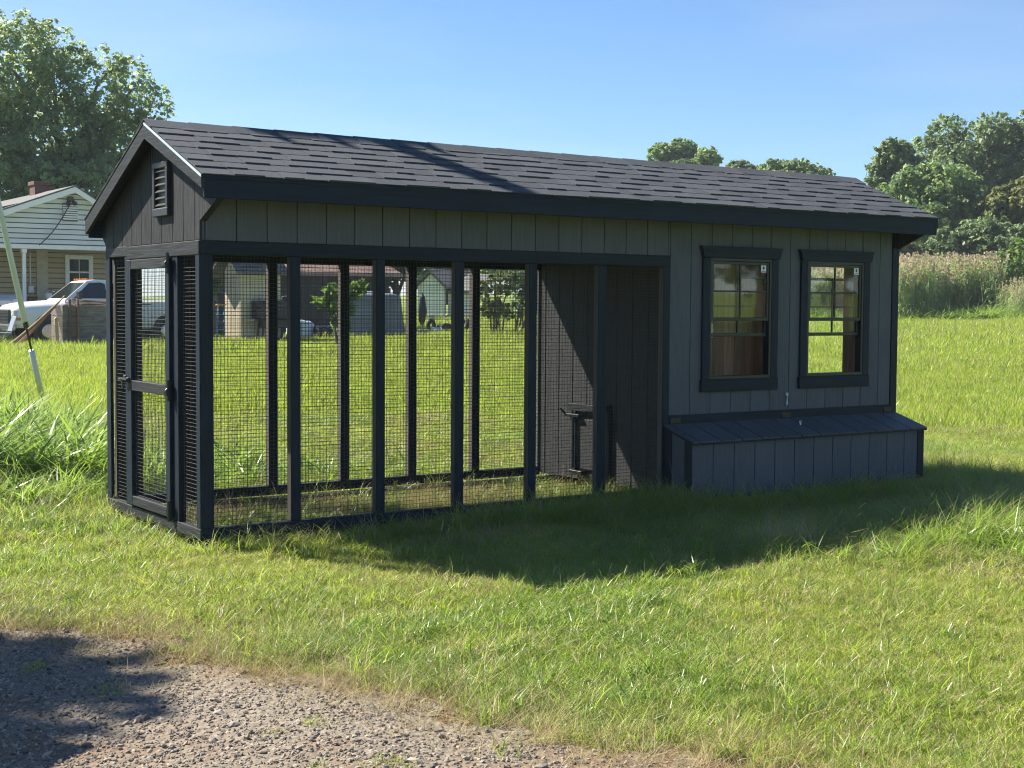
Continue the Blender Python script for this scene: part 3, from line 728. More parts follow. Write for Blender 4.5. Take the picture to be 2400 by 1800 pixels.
gv = bx('gable_vent', LAPD, house, vx0, vx1, HY-0.075, HY-0.052, vz0_, vz1_, 0.005)
for k in range(7):
    z = vz0_+0.05+k*(vz1_-vz0_-0.08)/7
    mb = MB(); mb.prism([(HY-0.13, z), (HY-0.076, z+0.03), (HY-0.076, z+0.055), (HY-0.13, z+0.045)], 'x', vx0+0.0, vx1-0.0); mb.build('slat', WTRIM, gv)
mb = MB(); q = onY(163, 472, HY); mb.box(q.x-0.10, q.x+0.10, HY-0.16, HY-0.025, q.z-0.02, q.z+0.16, 0.02); mb.tube([(q.x-0.08, HY-0.15, q.z), (q.x-0.14, HY-0.28, q.z-0.12)], [0.05, 0.08], 8); mb.tube([(q.x+0.08, HY-0.15, q.z), (q.x+0.12, HY-0.28, q.z-0.1)], [0.05, 0.08], 8); mb.build('flood_light', STEELB, house)
a_ = onY(160, 480, HY); b_ = onY(88, 575, HY); mb = MB(); mb.tube([(a_.x+(b_.x-a_.x)*t, HY-0.2, a_.z+(b_.z-a_.z)*t-0.15*math.sin(math.pi*t)) for t in np.linspace(0, 1, 8)], 0.018, 6); mb.build('service_cable', BLKP, house)
# porch: back wall of lap boards, floor, posts, window
PY = HY+2.6
pw = bx('porch_wall', LAPD, house, xl, xr, PY+0.02, PY+0.2, gz, zE-0.05, 0)
z = gz+0.55
while z < zE-0.1:
    mb = MB(); mb.prism([(PY-0.02, z), (PY+0.018, z), (PY+0.018, z+0.156), (PY+0.004, z+0.156)], 'x', xl, xr); mb.build('lap_board', LAP2, pw); z += 0.188
bx('corner_panel', M_('cream panel', (0.45, 0.40, 0.30), 0.7), pw, X_(86, PY), X_(113, PY), PY-0.06, PY-0.022, gz+0.55, zE-0.1)
bx('porch_floor', CONC, house, xl, xr, HY-0.1, PY+0.019, gz-0.2, gz+0.54, 0.02)
for px in (59, -150, 270):
    c = X_(px, HY); mb = MB(); mb.box(c-0.06, c+0.06, HY+0.03, HY+0.15, gz+0.545, zE-0.165, 0.01); mb.box(c-0.09, c+0.09, HY+0.0, HY+0.18, zE-0.30, zE-0.164, 0.01); mb.build('porch_post', WTRIM, house)
wx0, wx1, wz0, wz1 = X_(163, PY), X_(208, PY), Z_(180, 668, PY), Z_(180, 608, PY)
hw = MB()
hw.box(wx0-0.16, wx0, PY-0.07, PY-0.021, wz0-0.1, wz1+0.16, 0.01); hw.box(wx1, wx1+0.16, PY-0.07, PY-0.021, wz0-0.1, wz1+0.16, 0.01)
hw.box(wx0+0.001, wx1-0.001, PY-0.07, PY-0.021, wz1, wz1+0.16, 0.01); hw.box(wx0-0.2, wx1+0.2, PY-0.1, PY-0.021, wz0-0.2, wz0-0.101, 0.01)
hwo = hw.build('window', WTRIM, house)
bx('pane', DKGLASS, hwo, wx0, wx1, PY-0.045, PY-0.03, wz0-0.1, wz1, 0)
mb = MB(); mb.box(wx0, wx1, PY-0.065, PY-0.046, (wz0+wz1)/2-0.03, (wz0+wz1)/2+0.03, 0.004); mb.box((wx0+wx1)/2-0.012, (wx0+wx1)/2+0.012, PY-0.062, PY-0.047, wz0-0.1, wz1, 0)
mb.build('sash', WTRIM, hwo)
mb = MB(); mb.box(X_(64, PY), X_(77, PY), PY-0.2, PY-0.022, gz+1.65, gz+1.95, 0.02); mb.tube([(X_(70, PY), PY-0.1, gz+1.95), (X_(70, PY), PY-0.1, zE-0.2)], 0.03, 8); mb.build('meter_box', GALV, house)
# porch furniture
fz = gz+0.545
def table(name, label, px0, px1, Y, h, mat, cat='table'):
    x0, x1 = X_(px0, Y), X_(px1, Y); t = thing(name, label, cat, ((x0+x1)/2, Y, fz))
    bx('table_top', mat, t, x0, x1, Y-0.35, Y+0.35, fz+h-0.06, fz+h, 0.01)
    for x in (x0+0.06, x1-0.06):
        for y in (Y-0.29, Y+0.29): bx('leg', mat, t, x-0.045, x+0.045, y-0.045, y+0.045, fz, fz+h-0.061, 0.005)
    bx('shelf', mat, t, x0+0.06, x1-0.06, Y-0.28, Y+0.28, fz+0.2, fz+0.24, 0.005)
    return t
table('work_table', 'rough wooden work table on the house porch', 91, 132, HY+1.5, 0.82, BRN)
t = thing('storage_bin', 'dark cabinet standing against the porch wall by the white post', 'cabinet', (X_(72, HY+2), HY+2.1, fz))
bx('cabinet_body', BRN, t, X_(66, HY+2), X_(84, HY+2), HY+1.8, HY+2.4, fz, fz+0.95, 0.01); bx('cabinet_top', DKWOOD, t, X_(65, HY+2), X_(85, HY+2), HY+1.76, HY+2.44, fz+0.951, fz+0.99, 0.005)
t = thing('bucket', 'white plastic bucket on the porch work table', 'bucket', (X_(115, HY+1.4), HY+1.4, fz+0.82))
mb = MB(); q = (X_(115, HY+1.4), HY+1.4); mb.tube([(q[0], q[1], fz+0.821), (q[0], q[1], fz+1.12)], [0.11, 0.14], 12); mb.build('bucket_body', WTRIM, t, True)
mb = MB(); mb.tube([(q[0]+0.145*math.cos(a), q[1], fz+1.11+0.15*math.sin(a)) for a in np.linspace(0, math.pi, 8)], 0.008, 5); mb.build('handle', STEELB, t)
# gas grill with pale lid at the porch edge
def grill(name, label, c, Y, zb, w, mat, hood, legh, cat='grill'):
    t = thing(name, label, cat, (c, Y, zb))
    bx('firebox', mat, t, c-w/2, c+w/2, Y-0.28, Y+0.28, zb+legh, zb+legh+0.28, 0.02)
    mb = MB(); hh = 0.34
    mb.prism([(Y-0.28, zb+legh+0.285), (Y+0.28, zb+legh+0.285), (Y+0.26, zb+legh+0.285+hh*0.8), (Y+0.12, zb+legh+0.285+hh), (Y-0.10, zb+legh+0.285+hh), (Y-0.26, zb+legh+0.285+hh*0.6)], 'x', c-w/2, c+w/2)
    lid_ = mb.build('lid', hood, t)
    mb = MB(); mb.tube([(c-w*0.3, Y-0.29, zb+legh+0.45), (c-w*0.3, Y-0.34, zb+legh+0.46), (c+w*0.3, Y-0.34, zb+legh+0.46), (c+w*0.3, Y-0.29, zb+legh+0.45)], 0.014, 6); mb.build('handle', CHROME, lid_)
    for x in (c-w/2+0.04, c+w/2-0.04):
        for y in (Y-0.23, Y+0.23): bx('leg', mat, t, x-0.025, x+0.025, y-0.025, y+0.025, zb, zb+legh-0.001, 0.004)
    bx('side_shelf', mat, t, c-w/2-0.42, c-w/2-0.003, Y-0.24, Y+0.24, zb+legh+0.2, zb+legh+0.235, 0.005)
    return t
grill('gas_grill', 'black gas grill with silver lid standing in front of the house porch', X_(8, 40.5), 40.5, g(X_(8, 40.5), 40.5), 0.8, BLKP, GALV, 0.95)

# --- white pickup truck in front of the house
TP = atD(12, 800, 47.5); tz = g(TP.x, TP.y)
truck = thing('pickup_truck', 'white pickup truck with dark grille parked before the beige house', 'truck', (TP.x, TP.y, tz))
ang = math.atan2(0.02, 1.0)                                  # from nose to tail
TM = Matrix.Translation((TP.x, TP.y, tz)) @ Matrix.Rotation(ang, 4, 'Z') @ Matrix.Scale(1.07, 4)
hwid = 0.98
def tloft(mb, secs):
    """secs: (u, [(v,z)...]) cross sections along the truck"""
    n_ = len(secs[0][1]); V = []
    for u, s in secs: V += [(u, v, z) for v, z in s]
    F = [[i*n_+k, i*n_+k+1, (i+1)*n_+k+1, (i+1)*n_+k] for i in range(len(secs)-1) for k in range(n_-1)]
    F += [list(range(n_))[::-1], [(len(secs)-1)*n_+k for k in range(n_)]]
    F += [[i*n_+n_-1, i*n_, (i+1)*n_, (i+1)*n_+n_-1] for i in range(len(secs)-1)]
    return mb.add(V, F, TM)
def sec(w, zb, zs, zt, tw):     # half width, bottom, shoulder, top, top half width
    return [(-w*0.96, zb), (-w, zb+0.15), (-w, zs-0.12), (-w*0.97, zs), (-tw, zt), (0, zt+0.03), (tw, zt), (w*0.97, zs), (w, zs-0.12), (w, zb+0.15), (w*0.96, zb)]
mb = MB()
tloft(mb, [(0.02, sec(0.80, 0.55, 1.0, 1.08, 0.60)), (0.10, sec(0.90, 0.5, 1.06, 1.16, 0.62)), (0.35, sec(0.97, 0.5, 1.10, 1.22, 0.64)), (1.45, sec(0.99, 0.5, 1.16, 1.31, 0.72)), (1.62, sec(0.99, 0.45, 1.24, 1.33, 0.8)),
           (3.60, sec(0.99, 0.45, 1.27, 1.33, 0.85)), (3.66, sec(0.99, 0.45, 1.25, 1.30, 0.9)), (5.75, sec(0.99, 0.5, 1.27, 1.32, 0.9)), (5.82, sec(0.96, 0.55, 1.2, 1.28, 0.86))])
body = mb.build('body', CARW, truck, True)
mb = MB()
def csec(w, z): return [(-w, z), (w, z)]
c_ = [(1.50, 0.86, 1.32), (2.22, 0.70, 1.90), (2.5, 0.70, 1.95), (3.45, 0.71, 1.94), (3.60, 0.72, 1.88), (3.72, 0.86, 1.31)]
V = []
for (u, w, z) in c_: V += [(u, -w, z), (u, w, z)]
for (u, w) in ((1.50, 0.86), (3.72, 0.86)): V += [(u, -w, 1.25), (u, w, 1.25)]
F = [[2*i, 2*i+1, 2*i+3, 2*i+2] for i in range(5)] + [[0, 2, 4, 6, 8, 10, 14, 12][::-1], [1, 3, 5, 7, 9, 11, 15, 13], [0, 12, 13, 1], [10, 11, 15, 14], [12, 14, 15, 13]]
mb.add(V, F, TM); cab = mb.build('cab', CARW, truck)
def panel(name, mat, P4, off, parent):
    P4 = [Vector(p) for p in P4]; nn = (P4[1]-P4[0]).cross(P4[2]-P4[0]).normalized()
    mb = MB(); V = [p+nn*off[0] for p in P4]+[p+nn*off[1] for p in P4]; k = len(P4)
    mb.add(V, [list(range(k))[::-1], list(range(k, 2*k))]+[[i, (i+1) % k, (i+1) % k+k, i+k] for i in range(k)], TM)
    return mb.build(name, mat, parent)
panel('windshield', DKGLASS, [(1.57, -0.80, 1.375), (2.17, -0.66, 1.86), (2.17, 0.66, 1.86), (1.57, 0.80, 1.375)][::-1], (-0.004, 0.008), cab)
for s in (-1, 1):
    P4 = [(1.78, s*0.845, 1.38), (2.28, s*0.733, 1.845), (2.62, s*0.728, 1.865), (2.76, s*0.74, 1.82), (2.80, s*0.845, 1.38)]
    panel('side_window', DKGLASS, P4 if s > 0 else P4[::-1], (-0.006, 0.012) if s > 0 else (-0.006, 0.012), cab)
    P4 = [(2.92, s*0.845, 1.38), (2.93, s*0.735, 1.84), (3.38, s*0.737, 1.84), (3.50, s*0.845, 1.38)]
    panel('rear_window', DKGLASS, P4 if s > 0 else P4[::-1], (-0.006, 0.012), cab)
    dr = MB(); dr.box(1.72, 1.728, s*0.985, s*0.999, 0.6, 1.25, 0, TM); dr.box(2.86, 2.868, s*0.985, s*0.999, 0.6, 1.25, 0, TM); dr.box(1.728, 2.86, s*0.985, s*0.999, 0.60, 0.607, 0, TM)
    dr.build('door_seam', STEELB, body)
    mb = MB(); mb.box(2.62, 2.80, s*0.99, s*1.02, 1.10, 1.15, 0.01, TM); mb.build('door_handle', BLKP, body)
    mb = MB(); mb.box(1.80, 1.90, s*1.02, s*1.28, 1.36, 1.60, 0.02, TM); mb.box(1.83, 1.88, s*0.85, s*1.05, 1.40, 1.44, 0.005, TM); mb.build('mirror', BLKP, truck)
    mb = MB(); mb.box(0.0, 0.14, s*0.62, s*0.90, 0.80, 1.02, 0.02, TM); mb.build('headlight', HEADL, truck)
    mb = MB(); mb.box(0.03, 0.2, s*0.80, s*0.945, 0.72, 0.795, 0.01, TM); mb.build('turn_signal', ORANGE, truck)
    for u in (1.0, 4.65):
        mb = MB(); c0 = TM @ Vector((u, s*0.74, 0.39)); c1 = TM @ Vector((u, s*1.012, 0.39))
        d_ = (c1-c0)
        mb.tube([c0, c0+d_*0.12, c0+d_*0.88, c1], [0.33, 0.39, 0.39, 0.34], 24); wh = mb.build('wheel', RUBBER, truck)
        mb = MB(); mb.tube([c1+d_*0.005, c1+d_*0.04], [0.24, 0.20], 16); mb.build('rim', CHROME, wh)
        mb = MB(); mb.tube([TM @ Vector((u, s*0.9, 0.45)), TM @ Vector((u, s*0.996, 0.45))], 0.50, 24); mb.build('wheel_well', BLKP, body)
mb = MB(); mb.box(-0.06, 0.05, -0.55, 0.55, 0.62, 1.04, 0.03, TM); gr = mb.build('grille', BLKP, truck)
for k in range(4): mb = MB(); mb.box(-0.075, -0.061, -0.5, 0.5, 0.68+k*0.09, 0.695+k*0.09, 0, TM); mb.build('grille_bar', CHROME, gr)
mb = MB(); mb.box(-0.14, 0.06, -0.98, 0.98, 0.42, 0.61, 0.04, TM); mb.build('front_bumper', CHROME, truck)
mb = MB(); mb.box(5.83, 5.98, -0.95, 0.95, 0.46, 0.62, 0.03, TM); mb.build('rear_bumper', CHROME, truck)
for v_ in (-0.5, -0.25, 0, 0.25, 0.5): mb = MB(); mb.box(2.24, 2.34, v_-0.05, v_+0.05, 1.935, 1.985, 0.01, TM); mb.build('roof_light', ORANGE, cab)

# --- weathered crate, ladder, lumber, poles
CY_ = 33.6; cxa, cxb = X_(146, CY_), X_(275, CY_); cz0 = g(cxa, CY_); cz1 = Z_(200, 716, CY_)
crate = thing('weathered_crate', 'tall grey weathered wooden crate beside the white pickup', 'crate', ((cxa+cxb)/2, CY_, cz0))
np_ = 4; hp = (cz1-cz0)/np_
for k in range(np_): bx('plank', GREYW, crate, cxa, cxb, CY_-0.03, CY_+0.0, cz0+k*hp+0.004, cz0+(k+1)*hp-0.004, 0.006)
for k in range(np_): bx('plank', GREYW, crate, cxa+0.0, cxa+0.03, CY_+0.003, CY_+1.1, cz0+k*hp+0.004, cz0+(k+1)*hp-0.004, 0.006)
for x in (cxa+0.001, cxb-0.09): bx('corner_post', GREYW, crate, x+0.03, x+0.09, CY_+0.002, CY_+0.07, cz0, cz1+0.02, 0.004)
bx('back_panel', GREYW, crate, cxa, cxb, CY_+1.1, CY_+1.13, cz0, cz1, 0.004)
bx('crate_floor', GREYW, crate, cxa+0.031, cxb, CY_+0.002, CY_+1.09, cz1-0.12, cz1-0.08, 0)
lx0, lx1 = X_(164, CY_-0.1), X_(183, CY_-0.1)
lad = thing('wooden_ladder', 'narrow brown ladder propped upright against the grey crate', 'ladder', ((lx0+lx1)/2, CY_-0.12, cz0))
for x in (lx0, lx1): bx('rail', BRN, lad, x-0.03, x+0.03, CY_-0.12, CY_-0.045, cz0, cz1+0.18, 0.004)
for k in range(8): bx('rung', BRN, lad, lx0+0.031, lx1-0.031, CY_-0.10, CY_-0.065, cz0+0.12+k*0.15, cz0+0.16+k*0.15, 0.004)
rl = random.Random(3)
for k in range(12):
    x0 = X_(165+rl.uniform(0, 40), CY_); ln = rl.uniform(1.2, 2.4); y = CY_+0.15+rl.uniform(0, 0.8); z = cz1-0.078+k//4*0.075+0.02
    mb = MB(); Mx = Matrix.Translation((x0+ln/2, y, z+0.02)) @ Matrix.Rotation(rl.uniform(-0.25, 0.25), 4, 'Z') @ Matrix.Rotation(rl.uniform(-0.10, 0.10), 4, 'Y')
    mb.box(-ln/2, ln/2, -0.06, 0.06, -0.02, 0.02, 0.003, Mx); o = mb.build('wooden_plank', TAN if k % 3 else BRN)
    tag(o, 'loose %s plank piled on top of the grey weathered crate' % ('pale fresh' if k % 3 else 'dark brown'), 'plank', '%s planks piled on the crate' % ('pale' if k % 3 else 'dark'))
for k in range(6):
    a = onY(12+k*6, 806-k*1.0, 33.0+0.1*k); a.z = g(a.x, a.y)+0.03; b = onY(146+k*1.2, 700-k*1.5, 34.0+0.1*k)
    mb = MB(); mb.tube([a, a.lerp(b, 0.5)-Vector((0, 0, 0.03)), b], 0.022, 8); o = mb.build('long_pole', [TAN, COPPER, COPPER][k % 3])
    tag(o, 'long thin %s pole leaning from the grass up to the grey crate' % ('pale' if k % 3 == 0 else 'brown'), 'pole', '%s poles leaning by the pickup' % ('pale' if k % 3 == 0 else 'brown'))
a = onY(135, 803, 33.4); a.z = g(a.x, a.y)
tag(MB().prism([(-0.05, 0), (0.05, 0), (0.05, 0.86), (0.0, 0.9), (-0.05, 0.85)], 'y', -0.04, 0.04, Matrix.Translation(a) @ Matrix.Rotation(-0.05, 4, 'Y')).build('timber_post', TAN), 'short pale timber post standing left of the grey crate', 'post')
# folding chair at the truck's nose
a = onY(3, 797, 35.0); a.z = g(a.x, a.y); c = thing('folding_chair', 'aluminium folding lawn chair in front of the pickup grille', 'chair', a)
Tm = Matrix.Translation(a)
for s in (-0.25, 0.25):
    mb = MB(); mb.tube([(-0.3, s, 0), (0.25, s, 0.45)], 0.014, 6, True, Tm); mb.build('leg', CHROME, c)
    mb = MB(); mb.tube([(0.3, s, 0), (-0.25, s, 0.45)], 0.014, 6, True, Tm); mb.build('leg', CHROME, c)
    mb = MB(); mb.tube([(0.22, s, 0.42), (0.4, s, 0.95)], 0.014, 6, True, Tm); mb.build('back_frame', CHROME, c)
mb = MB(); mb.box(-0.25, 0.25, -0.24, 0.24, 0.42, 0.44, 0.005, Tm); mb.build('seat', GALV, c)
mb = MB(); mb.add([(0.24, -0.24, 0.48), (0.24, 0.24, 0.48), (0.39, 0.24, 0.93), (0.39, -0.24, 0.93), (0.26, -0.24, 0.48), (0.26, 0.24, 0.48), (0.41, 0.24, 0.93), (0.41, -0.24, 0.93)], [[0, 1, 2, 3], [7, 6, 5, 4], [0, 4, 5, 1], [2, 6, 7, 3], [0, 3, 7, 4], [1, 5, 6, 2]], Tm); mb.build('backrest', GALV, c)

# --- utility pole (out of frame) and its guy wire with guards
PB = Vector((-1.16, 4.80, 0)); PB.z = g(PB.x, PB.y); PT = 8.55
up = thing('utility_pole', 'wooden utility pole holding the slanting guy wire', 'pole', PB)
MB().tube([PB-Vector((0, 0, 0.3)), (PB.x, PB.y, 4), (PB.x, PB.y, PT)], [0.16, 0.14, 0.115], 14).build('shaft', POLEW, up, True)
bx('crossarm', POLEW, up, PB.x-0.9, PB.x+0.5, PB.y-0.17, PB.y-0.10, 7.55, 7.67, 0.005)
for x in (-0.8, -0.35, 0.4): MB().tube([(PB.x+x, PB.y-0.135, 7.67), (PB.x+x, PB.y-0.135, 7.74), (PB.x+x, PB.y-0.135, 7.80)], [0.02, 0.05, 0.035], 8).build('insulator', STEELB, up)
# the guy leaves the pole at 7.75 m and lies in the plane seen through these two pixels
ga = Vector((PB.x+0.10, PB.y, 7.72)); gbp = atD(112, 952, 18.6)
guy = thing('guy_wire', 'slanting guy wire with pale grey plastic guards rising from the weeds', 'guy wire', (gbp.x, gbp.y, g(gbp.x, gbp.y)))
gb = Vector((gbp.x, gbp.y, g(gbp.x, gbp.y)-0.05)); dG = (ga-gb)
def gp_(zz): return gb+dG*((zz-gb.z)/dG.z)
MB().tube([gb, ga], 0.008, 6).build('cable', STEELB, guy)
t1 = [t for t in (0,)]
def gpix(py):                    # point of the guy that shows at picture row py
    lo, hi = 0.0, 1.0
    for _ in range(40):
        mid = (lo+hi)/2; d = np.array(gb+dG*mid)-CAM; yy = 900-FPX*(d@UPV)/(d@FWD)
        if yy > py: lo = mid
        else: hi = mid
    return gb+dG*lo
MB().tube([gpix(925), gpix(822)], 0.036, 10).build('lower_guard', PVC, guy, True)
MB().tube([gpix(752), gpix(748), gpix(500), gpix(300)], [0.026, 0.034, 0.032, 0.030], 12).build('upper_guard', PVC, guy, True)
mb = MB(); mb.tube([gpix(818), gpix(770)], 0.014, 8); mb.tube([gpix(766), gpix(754)], 0.032, 8); mb.build('turnbuckle', STEELB, guy)

# --- yard behind the run
SY = 40.0
def sx(px, Y=SY): return X_(px, Y)
# cream shed, gable to the camera
x0, x1 = sx(516), sx(575); z0 = g(x0, SY); zt = Z_(540, 632, SY)
sh = thing('cream_shed', 'small cream painted shed with overhanging roof behind the wire run', 'shed', ((x0+x1)/2, SY, z0))
xs = np.linspace(x0, x1, 7)
for k in range(6): bx('wall_board', CREAM, sh, xs[k]+0.004, xs[k+1]-0.004, SY, SY+0.04, z0+0.05, zt, 0.006)
bx('side_wall', CREAM, sh, x0, x0+0.05, SY+0.041, SY+1.8, z0+0.05, zt, 0.005); bx('side_wall', CREAM, sh, x1-0.05, x1, SY+0.041, SY+1.8, z0+0.05, zt, 0.005)
mb = MB(); xm = (x0+x1)/2; za = Z_(545, 588, SY)
mb.prism([(x0, zt), (x1, zt), (xm, za-0.06)], 'y', SY+0.01, SY+0.05); mb.build('gable', CREAM, sh)
mb = MB(); mb.prism([(x0-0.45, zt-0.3), (xm, za), (x1+0.25, zt-0.16), (x1+0.25, zt-0.08), (xm, za+0.08), (x0-0.45, zt-0.22)], 'y', SY-0.4, SY+2.0); mb.build('roof', ROOFG, sh); sh.rotation_euler.z = -1.35
# step ladder against the shed
lx = sx(514, 39.3); lz = g(lx, 39.3); lt = Z_(520, 716, 39.3)
sl_ = thing('step_ladder', 'pale blue step ladder with orange top leaning by the cream shed', 'ladder', (lx, 39.3, lz))
for s, xx in ((0, lx-0.16), (1, lx+0.16)):
    MB().tube([(xx-0.05, 39.1, lz), (lx+(s-0.5)*0.22+0.09, 39.35, lt)], 0.03, 6).build('rail', BLUEP, sl_)
    MB().tube([(xx+0.22, 39.75, lz), (lx+(s-0.5)*0.22+0.12, 39.42, lt)], 0.022, 6).build('rear_leg', BLUEP, sl_)
for k in range(1, 5):
    t = k/5.3; bx('step', BLUEP, sl_, lx-0.18+0.1*t, lx+0.16+0.02*t, 39.1+0.25*t-0.05, 39.1+0.25*t+0.05, lz+(lt-lz)*t-0.012, lz+(lt-lz)*t+0.012, 0.003)
bx('top_cap', YELP, sl_, lx-0.07, lx+0.26, 39.27, 39.5, lt, lt+0.05, 0.008)
# long dark outbuilding with a rusty roof
BY = 46.0; x0, x1 = X_(560, BY), X_(912, BY); z0 = g(x1, BY); zt = Z_(700, 637, BY)
barn = thing('long_outbuilding', 'long dark board outbuilding under a low rusty red roof', 'outbuilding', ((x0+x1)/2, BY, z0))
nb2 = 26; xs = np.linspace(x0, x1, nb2+1)
for k in range(nb2): bx('wall_board', DKWOOD, barn, xs[k]+0.006, xs[k+1]-0.006, BY, BY+0.03, z0, zt, 0.004)
bx('back_wall', DKWOOD, barn, x0, x1, BY+0.035, BY+4, z0, zt-0.02, 0)
mb = MB(); mb.prism([(BY-0.5, zt-0.10), (BY+2.2, zt+0.75), (BY+4.8, zt-0.10), (BY+4.8, zt-0.02), (BY+2.2, zt+0.85), (BY-0.5, zt-0.02)], 'x', x0-0.4, x1+0.4); brf = mb.build('roof', RUST, barn)
for k in range(24):
    xx = x0-0.3+(x1-x0+0.6)*k/23
    mb = MB(); mb.prism([(BY-0.5, zt-0.019), (BY+2.2, zt+0.851), (BY+2.2, zt+0.88), (BY-0.5, zt+0.012)], 'x', xx-0.02, xx+0.02); mb.build('roof_seam', RUST, brf)
bx('eave_board', M_('pinkish fascia', (0.30, 0.21, 0.18), 0.7), brf, x0-0.4, x1+0.4, BY-0.53, BY-0.502, zt-0.17, zt-0.0, 0.004)
# twin-lid black smoker
SYq = 39.6; q0, q1 = sx(590, SYq), sx(672, SYq); z0 = g(q0, SYq); zb = Z_(620, 748, SYq); zt = Z_(620, 705, SYq)
sm = thing('barrel_smoker', 'large black twin-lid smoker on legs with silver handles', 'smoker', ((q0+q1)/2, SYq, z0))
xm = (q0+q1)/2
for a, b in ((q0, xm-0.05), (xm+0.05, q1)):
    mb = MB(); mb.box(a, b, SYq-0.35, SYq+0.35, zb, zt, 0.05); ld = mb.build('cooking_chamber', BLKP, sm)
    c = (a+b)/2+0.08; mb = MB(); mb.tube([(c-0.14, SYq-0.3, zt-0.02), (c-0.14, SYq-0.36, zt+0.13), (c-0.06, SYq-0.37, zt+0.18), (c+0.12, SYq-0.37, zt+0.18), (c+0.18, SYq-0.36, zt+0.10)], 0.022, 8); mb.build('handle', CHROME, ld)
bx('firebox', BLKP, sm, q0+0.3, q1-0.1, SYq-0.3, SYq+0.3, zb-0.32, zb-0.003, 0.03)
for x in (q0+0.12, q0+0.3, q1-0.3, q1-0.1):
    for y in (SYq-0.25, SYq+0.25): MB().tube([(x+0.05, y, zb-0.3 if x > q0+0.2 else zb), (x-0.04, y, z0)], 0.035, 6).build('leg', BLKP, sm)
bx('side_table', CHROME, sm, q0-0.38, q0-0.002, SYq-0.25, SYq+0.25, zb-0.05, zb-0.01, 0.004)
bx('lower_shelf', STEELB, sm, q0-0.05, q1, SYq-0.26, SYq+0.26, z0+0.18, z0+0.21, 0.004)
# green bin beside the shed
b0, b1 = sx(569, SYq+0.6), sx(589, SYq+0.6); z0 = g(b0, SYq+0.6)
t = thing('waste_bin', 'grey green wheeled bin between cream shed and black smoker', 'bin', ((b0+b1)/2, SYq+0.6, z0)); GB = M_('grey green plastic', (0.10, 0.12, 0.10), 0.5)
mb = MB(); mb.prism([(b0+0.04, z0+0.1), (b1-0.04, z0+0.1), (b1, z0+1.15), (b0, z0+1.15)], 'y', SYq+0.35, SYq+0.85); mb.build('bin_body', GB, t)
mb = MB(); mb.prism([(SYq+0.30, z0+1.155), (SYq+0.9, z0+1.155), (SYq+0.85, z0+1.25), (SYq+0.4, z0+1.22)], 'x', b0-0.03, b1+0.03); mb.build('bin_lid', GB, t)
for x in (b0+0.03, b1-0.03): MB().tube([(x-0.02, SYq+0.8, z0+0.1), (x+0.02, SYq+0.8, z0+0.1)], 0.1, 12).build('wheel', RUBBER, t)

def draped(name, label, cat, px0, px1, pyt, pyb, Y, depth, mat, seed, group=None, lump=0.10, round_=0.35):
    """a load under a sheet: rounded box with folds and a wavy hem"""
    x0, x1 = X_(px0, Y), X_(px1, Y); zb = g((x0+x1)/2, Y); zt = Z_((px0+px1)/2, pyt, Y)
    nu, nv = 40, 14; r_ = np.random.default_rng(seed); V = []; F = []
    ph = r_.uniform(0, 6.28, 6); cx_, cy_ = (x0+x1)/2, Y+depth/2; hx_, hy_ = (x1-x0)/2, depth/2
    for j in range(nv):
        t = j/(nv-1)
        if t < 0.55: zz = zb+(zt-zb)*(t/0.55)*0.88; k = 1.0-0.10*t
        else:
            s = (t-0.55)/0.45; zz = zb+(zt-zb)*(0.88+0.12*math.sin(s*math.pi/2)); k = 0.945*math.cos(s*math.pi/2*0.999)**round_ if s < 1 else 0
        for i in range(nu):
            a = 2*math.pi*i/nu; ca, sa = math.cos(a), math.sin(a)
            e = 0.35; ux = math.copysign(abs(ca)**e, ca); uy = math.copysign(abs(sa)**e, sa)
            fold = (0.05*math.sin(7*a+ph[0])+0.045*math.sin(15*a+ph[1]+3*t)+0.03*math.sin(5*t+ph[4]))*(1-0.6*t)
            V.append((cx_+ux*hx_*(k+fold), cy_+uy*hy_*(k+fold), zz+lump*(zt-zb)*t*(math.sin(2*a+ph[2])*0.6+math.sin(3*a+ph[3])*0.4)*min(1, k*1.2)-(0.0 if j else 0.02)))
    for j in range(nv-1):
        for i in range(nu): F.append([j*nu+i, j*nu+(i+1) % nu, (j+1)*nu+(i+1) % nu, (j+1)*nu+i])
    F.append([(nv-1)*nu+i for i in range(nu)])
    mb = MB(); mb.add(V, F); o = mb.build(name, mat, None, True); return tag(o, label, cat, group)
draped('tarped_load', 'tall bulky load under a blue grey tarp behind the run', 'tarp', 818, 952, 688, 808, 40.5, 1.6, TARP, 3)
draped('plastic_covered_load', 'low load under shiny white plastic sheet behind the run', 'plastic sheet', 700, 741, 752, 790, 41.0, 1.3, WTARP, 4)
# low concrete trough
x0, x1 = X_(906, 40.2), X_(1002, 40.2); z0 = g(x0, 40.2); zt = Z_(950, 772, 40.2); tr_ = MB()
for (a, b, c, d) in ((x0, x1, 40.0, 40.1), (x0, x1, 40.7, 40.8)): tr_.box(a, b, c, d, z0-0.05, zt, 0.02)
tr_.box(x0, x0+0.1, 40.1, 40.7, z0-0.05, zt-0.003, 0.0); tr_.box(x1-0.1, x1, 40.1, 40.7, z0-0.05, zt-0.003, 0.0); tr_.box(x0+0.1, x1-0.1, 40.1, 40.7, z0-0.05, z0+0.1, 0)
tag(tr_.build('concrete_trough', CONC), 'long low grey concrete trough on the lawn edge', 'trough')
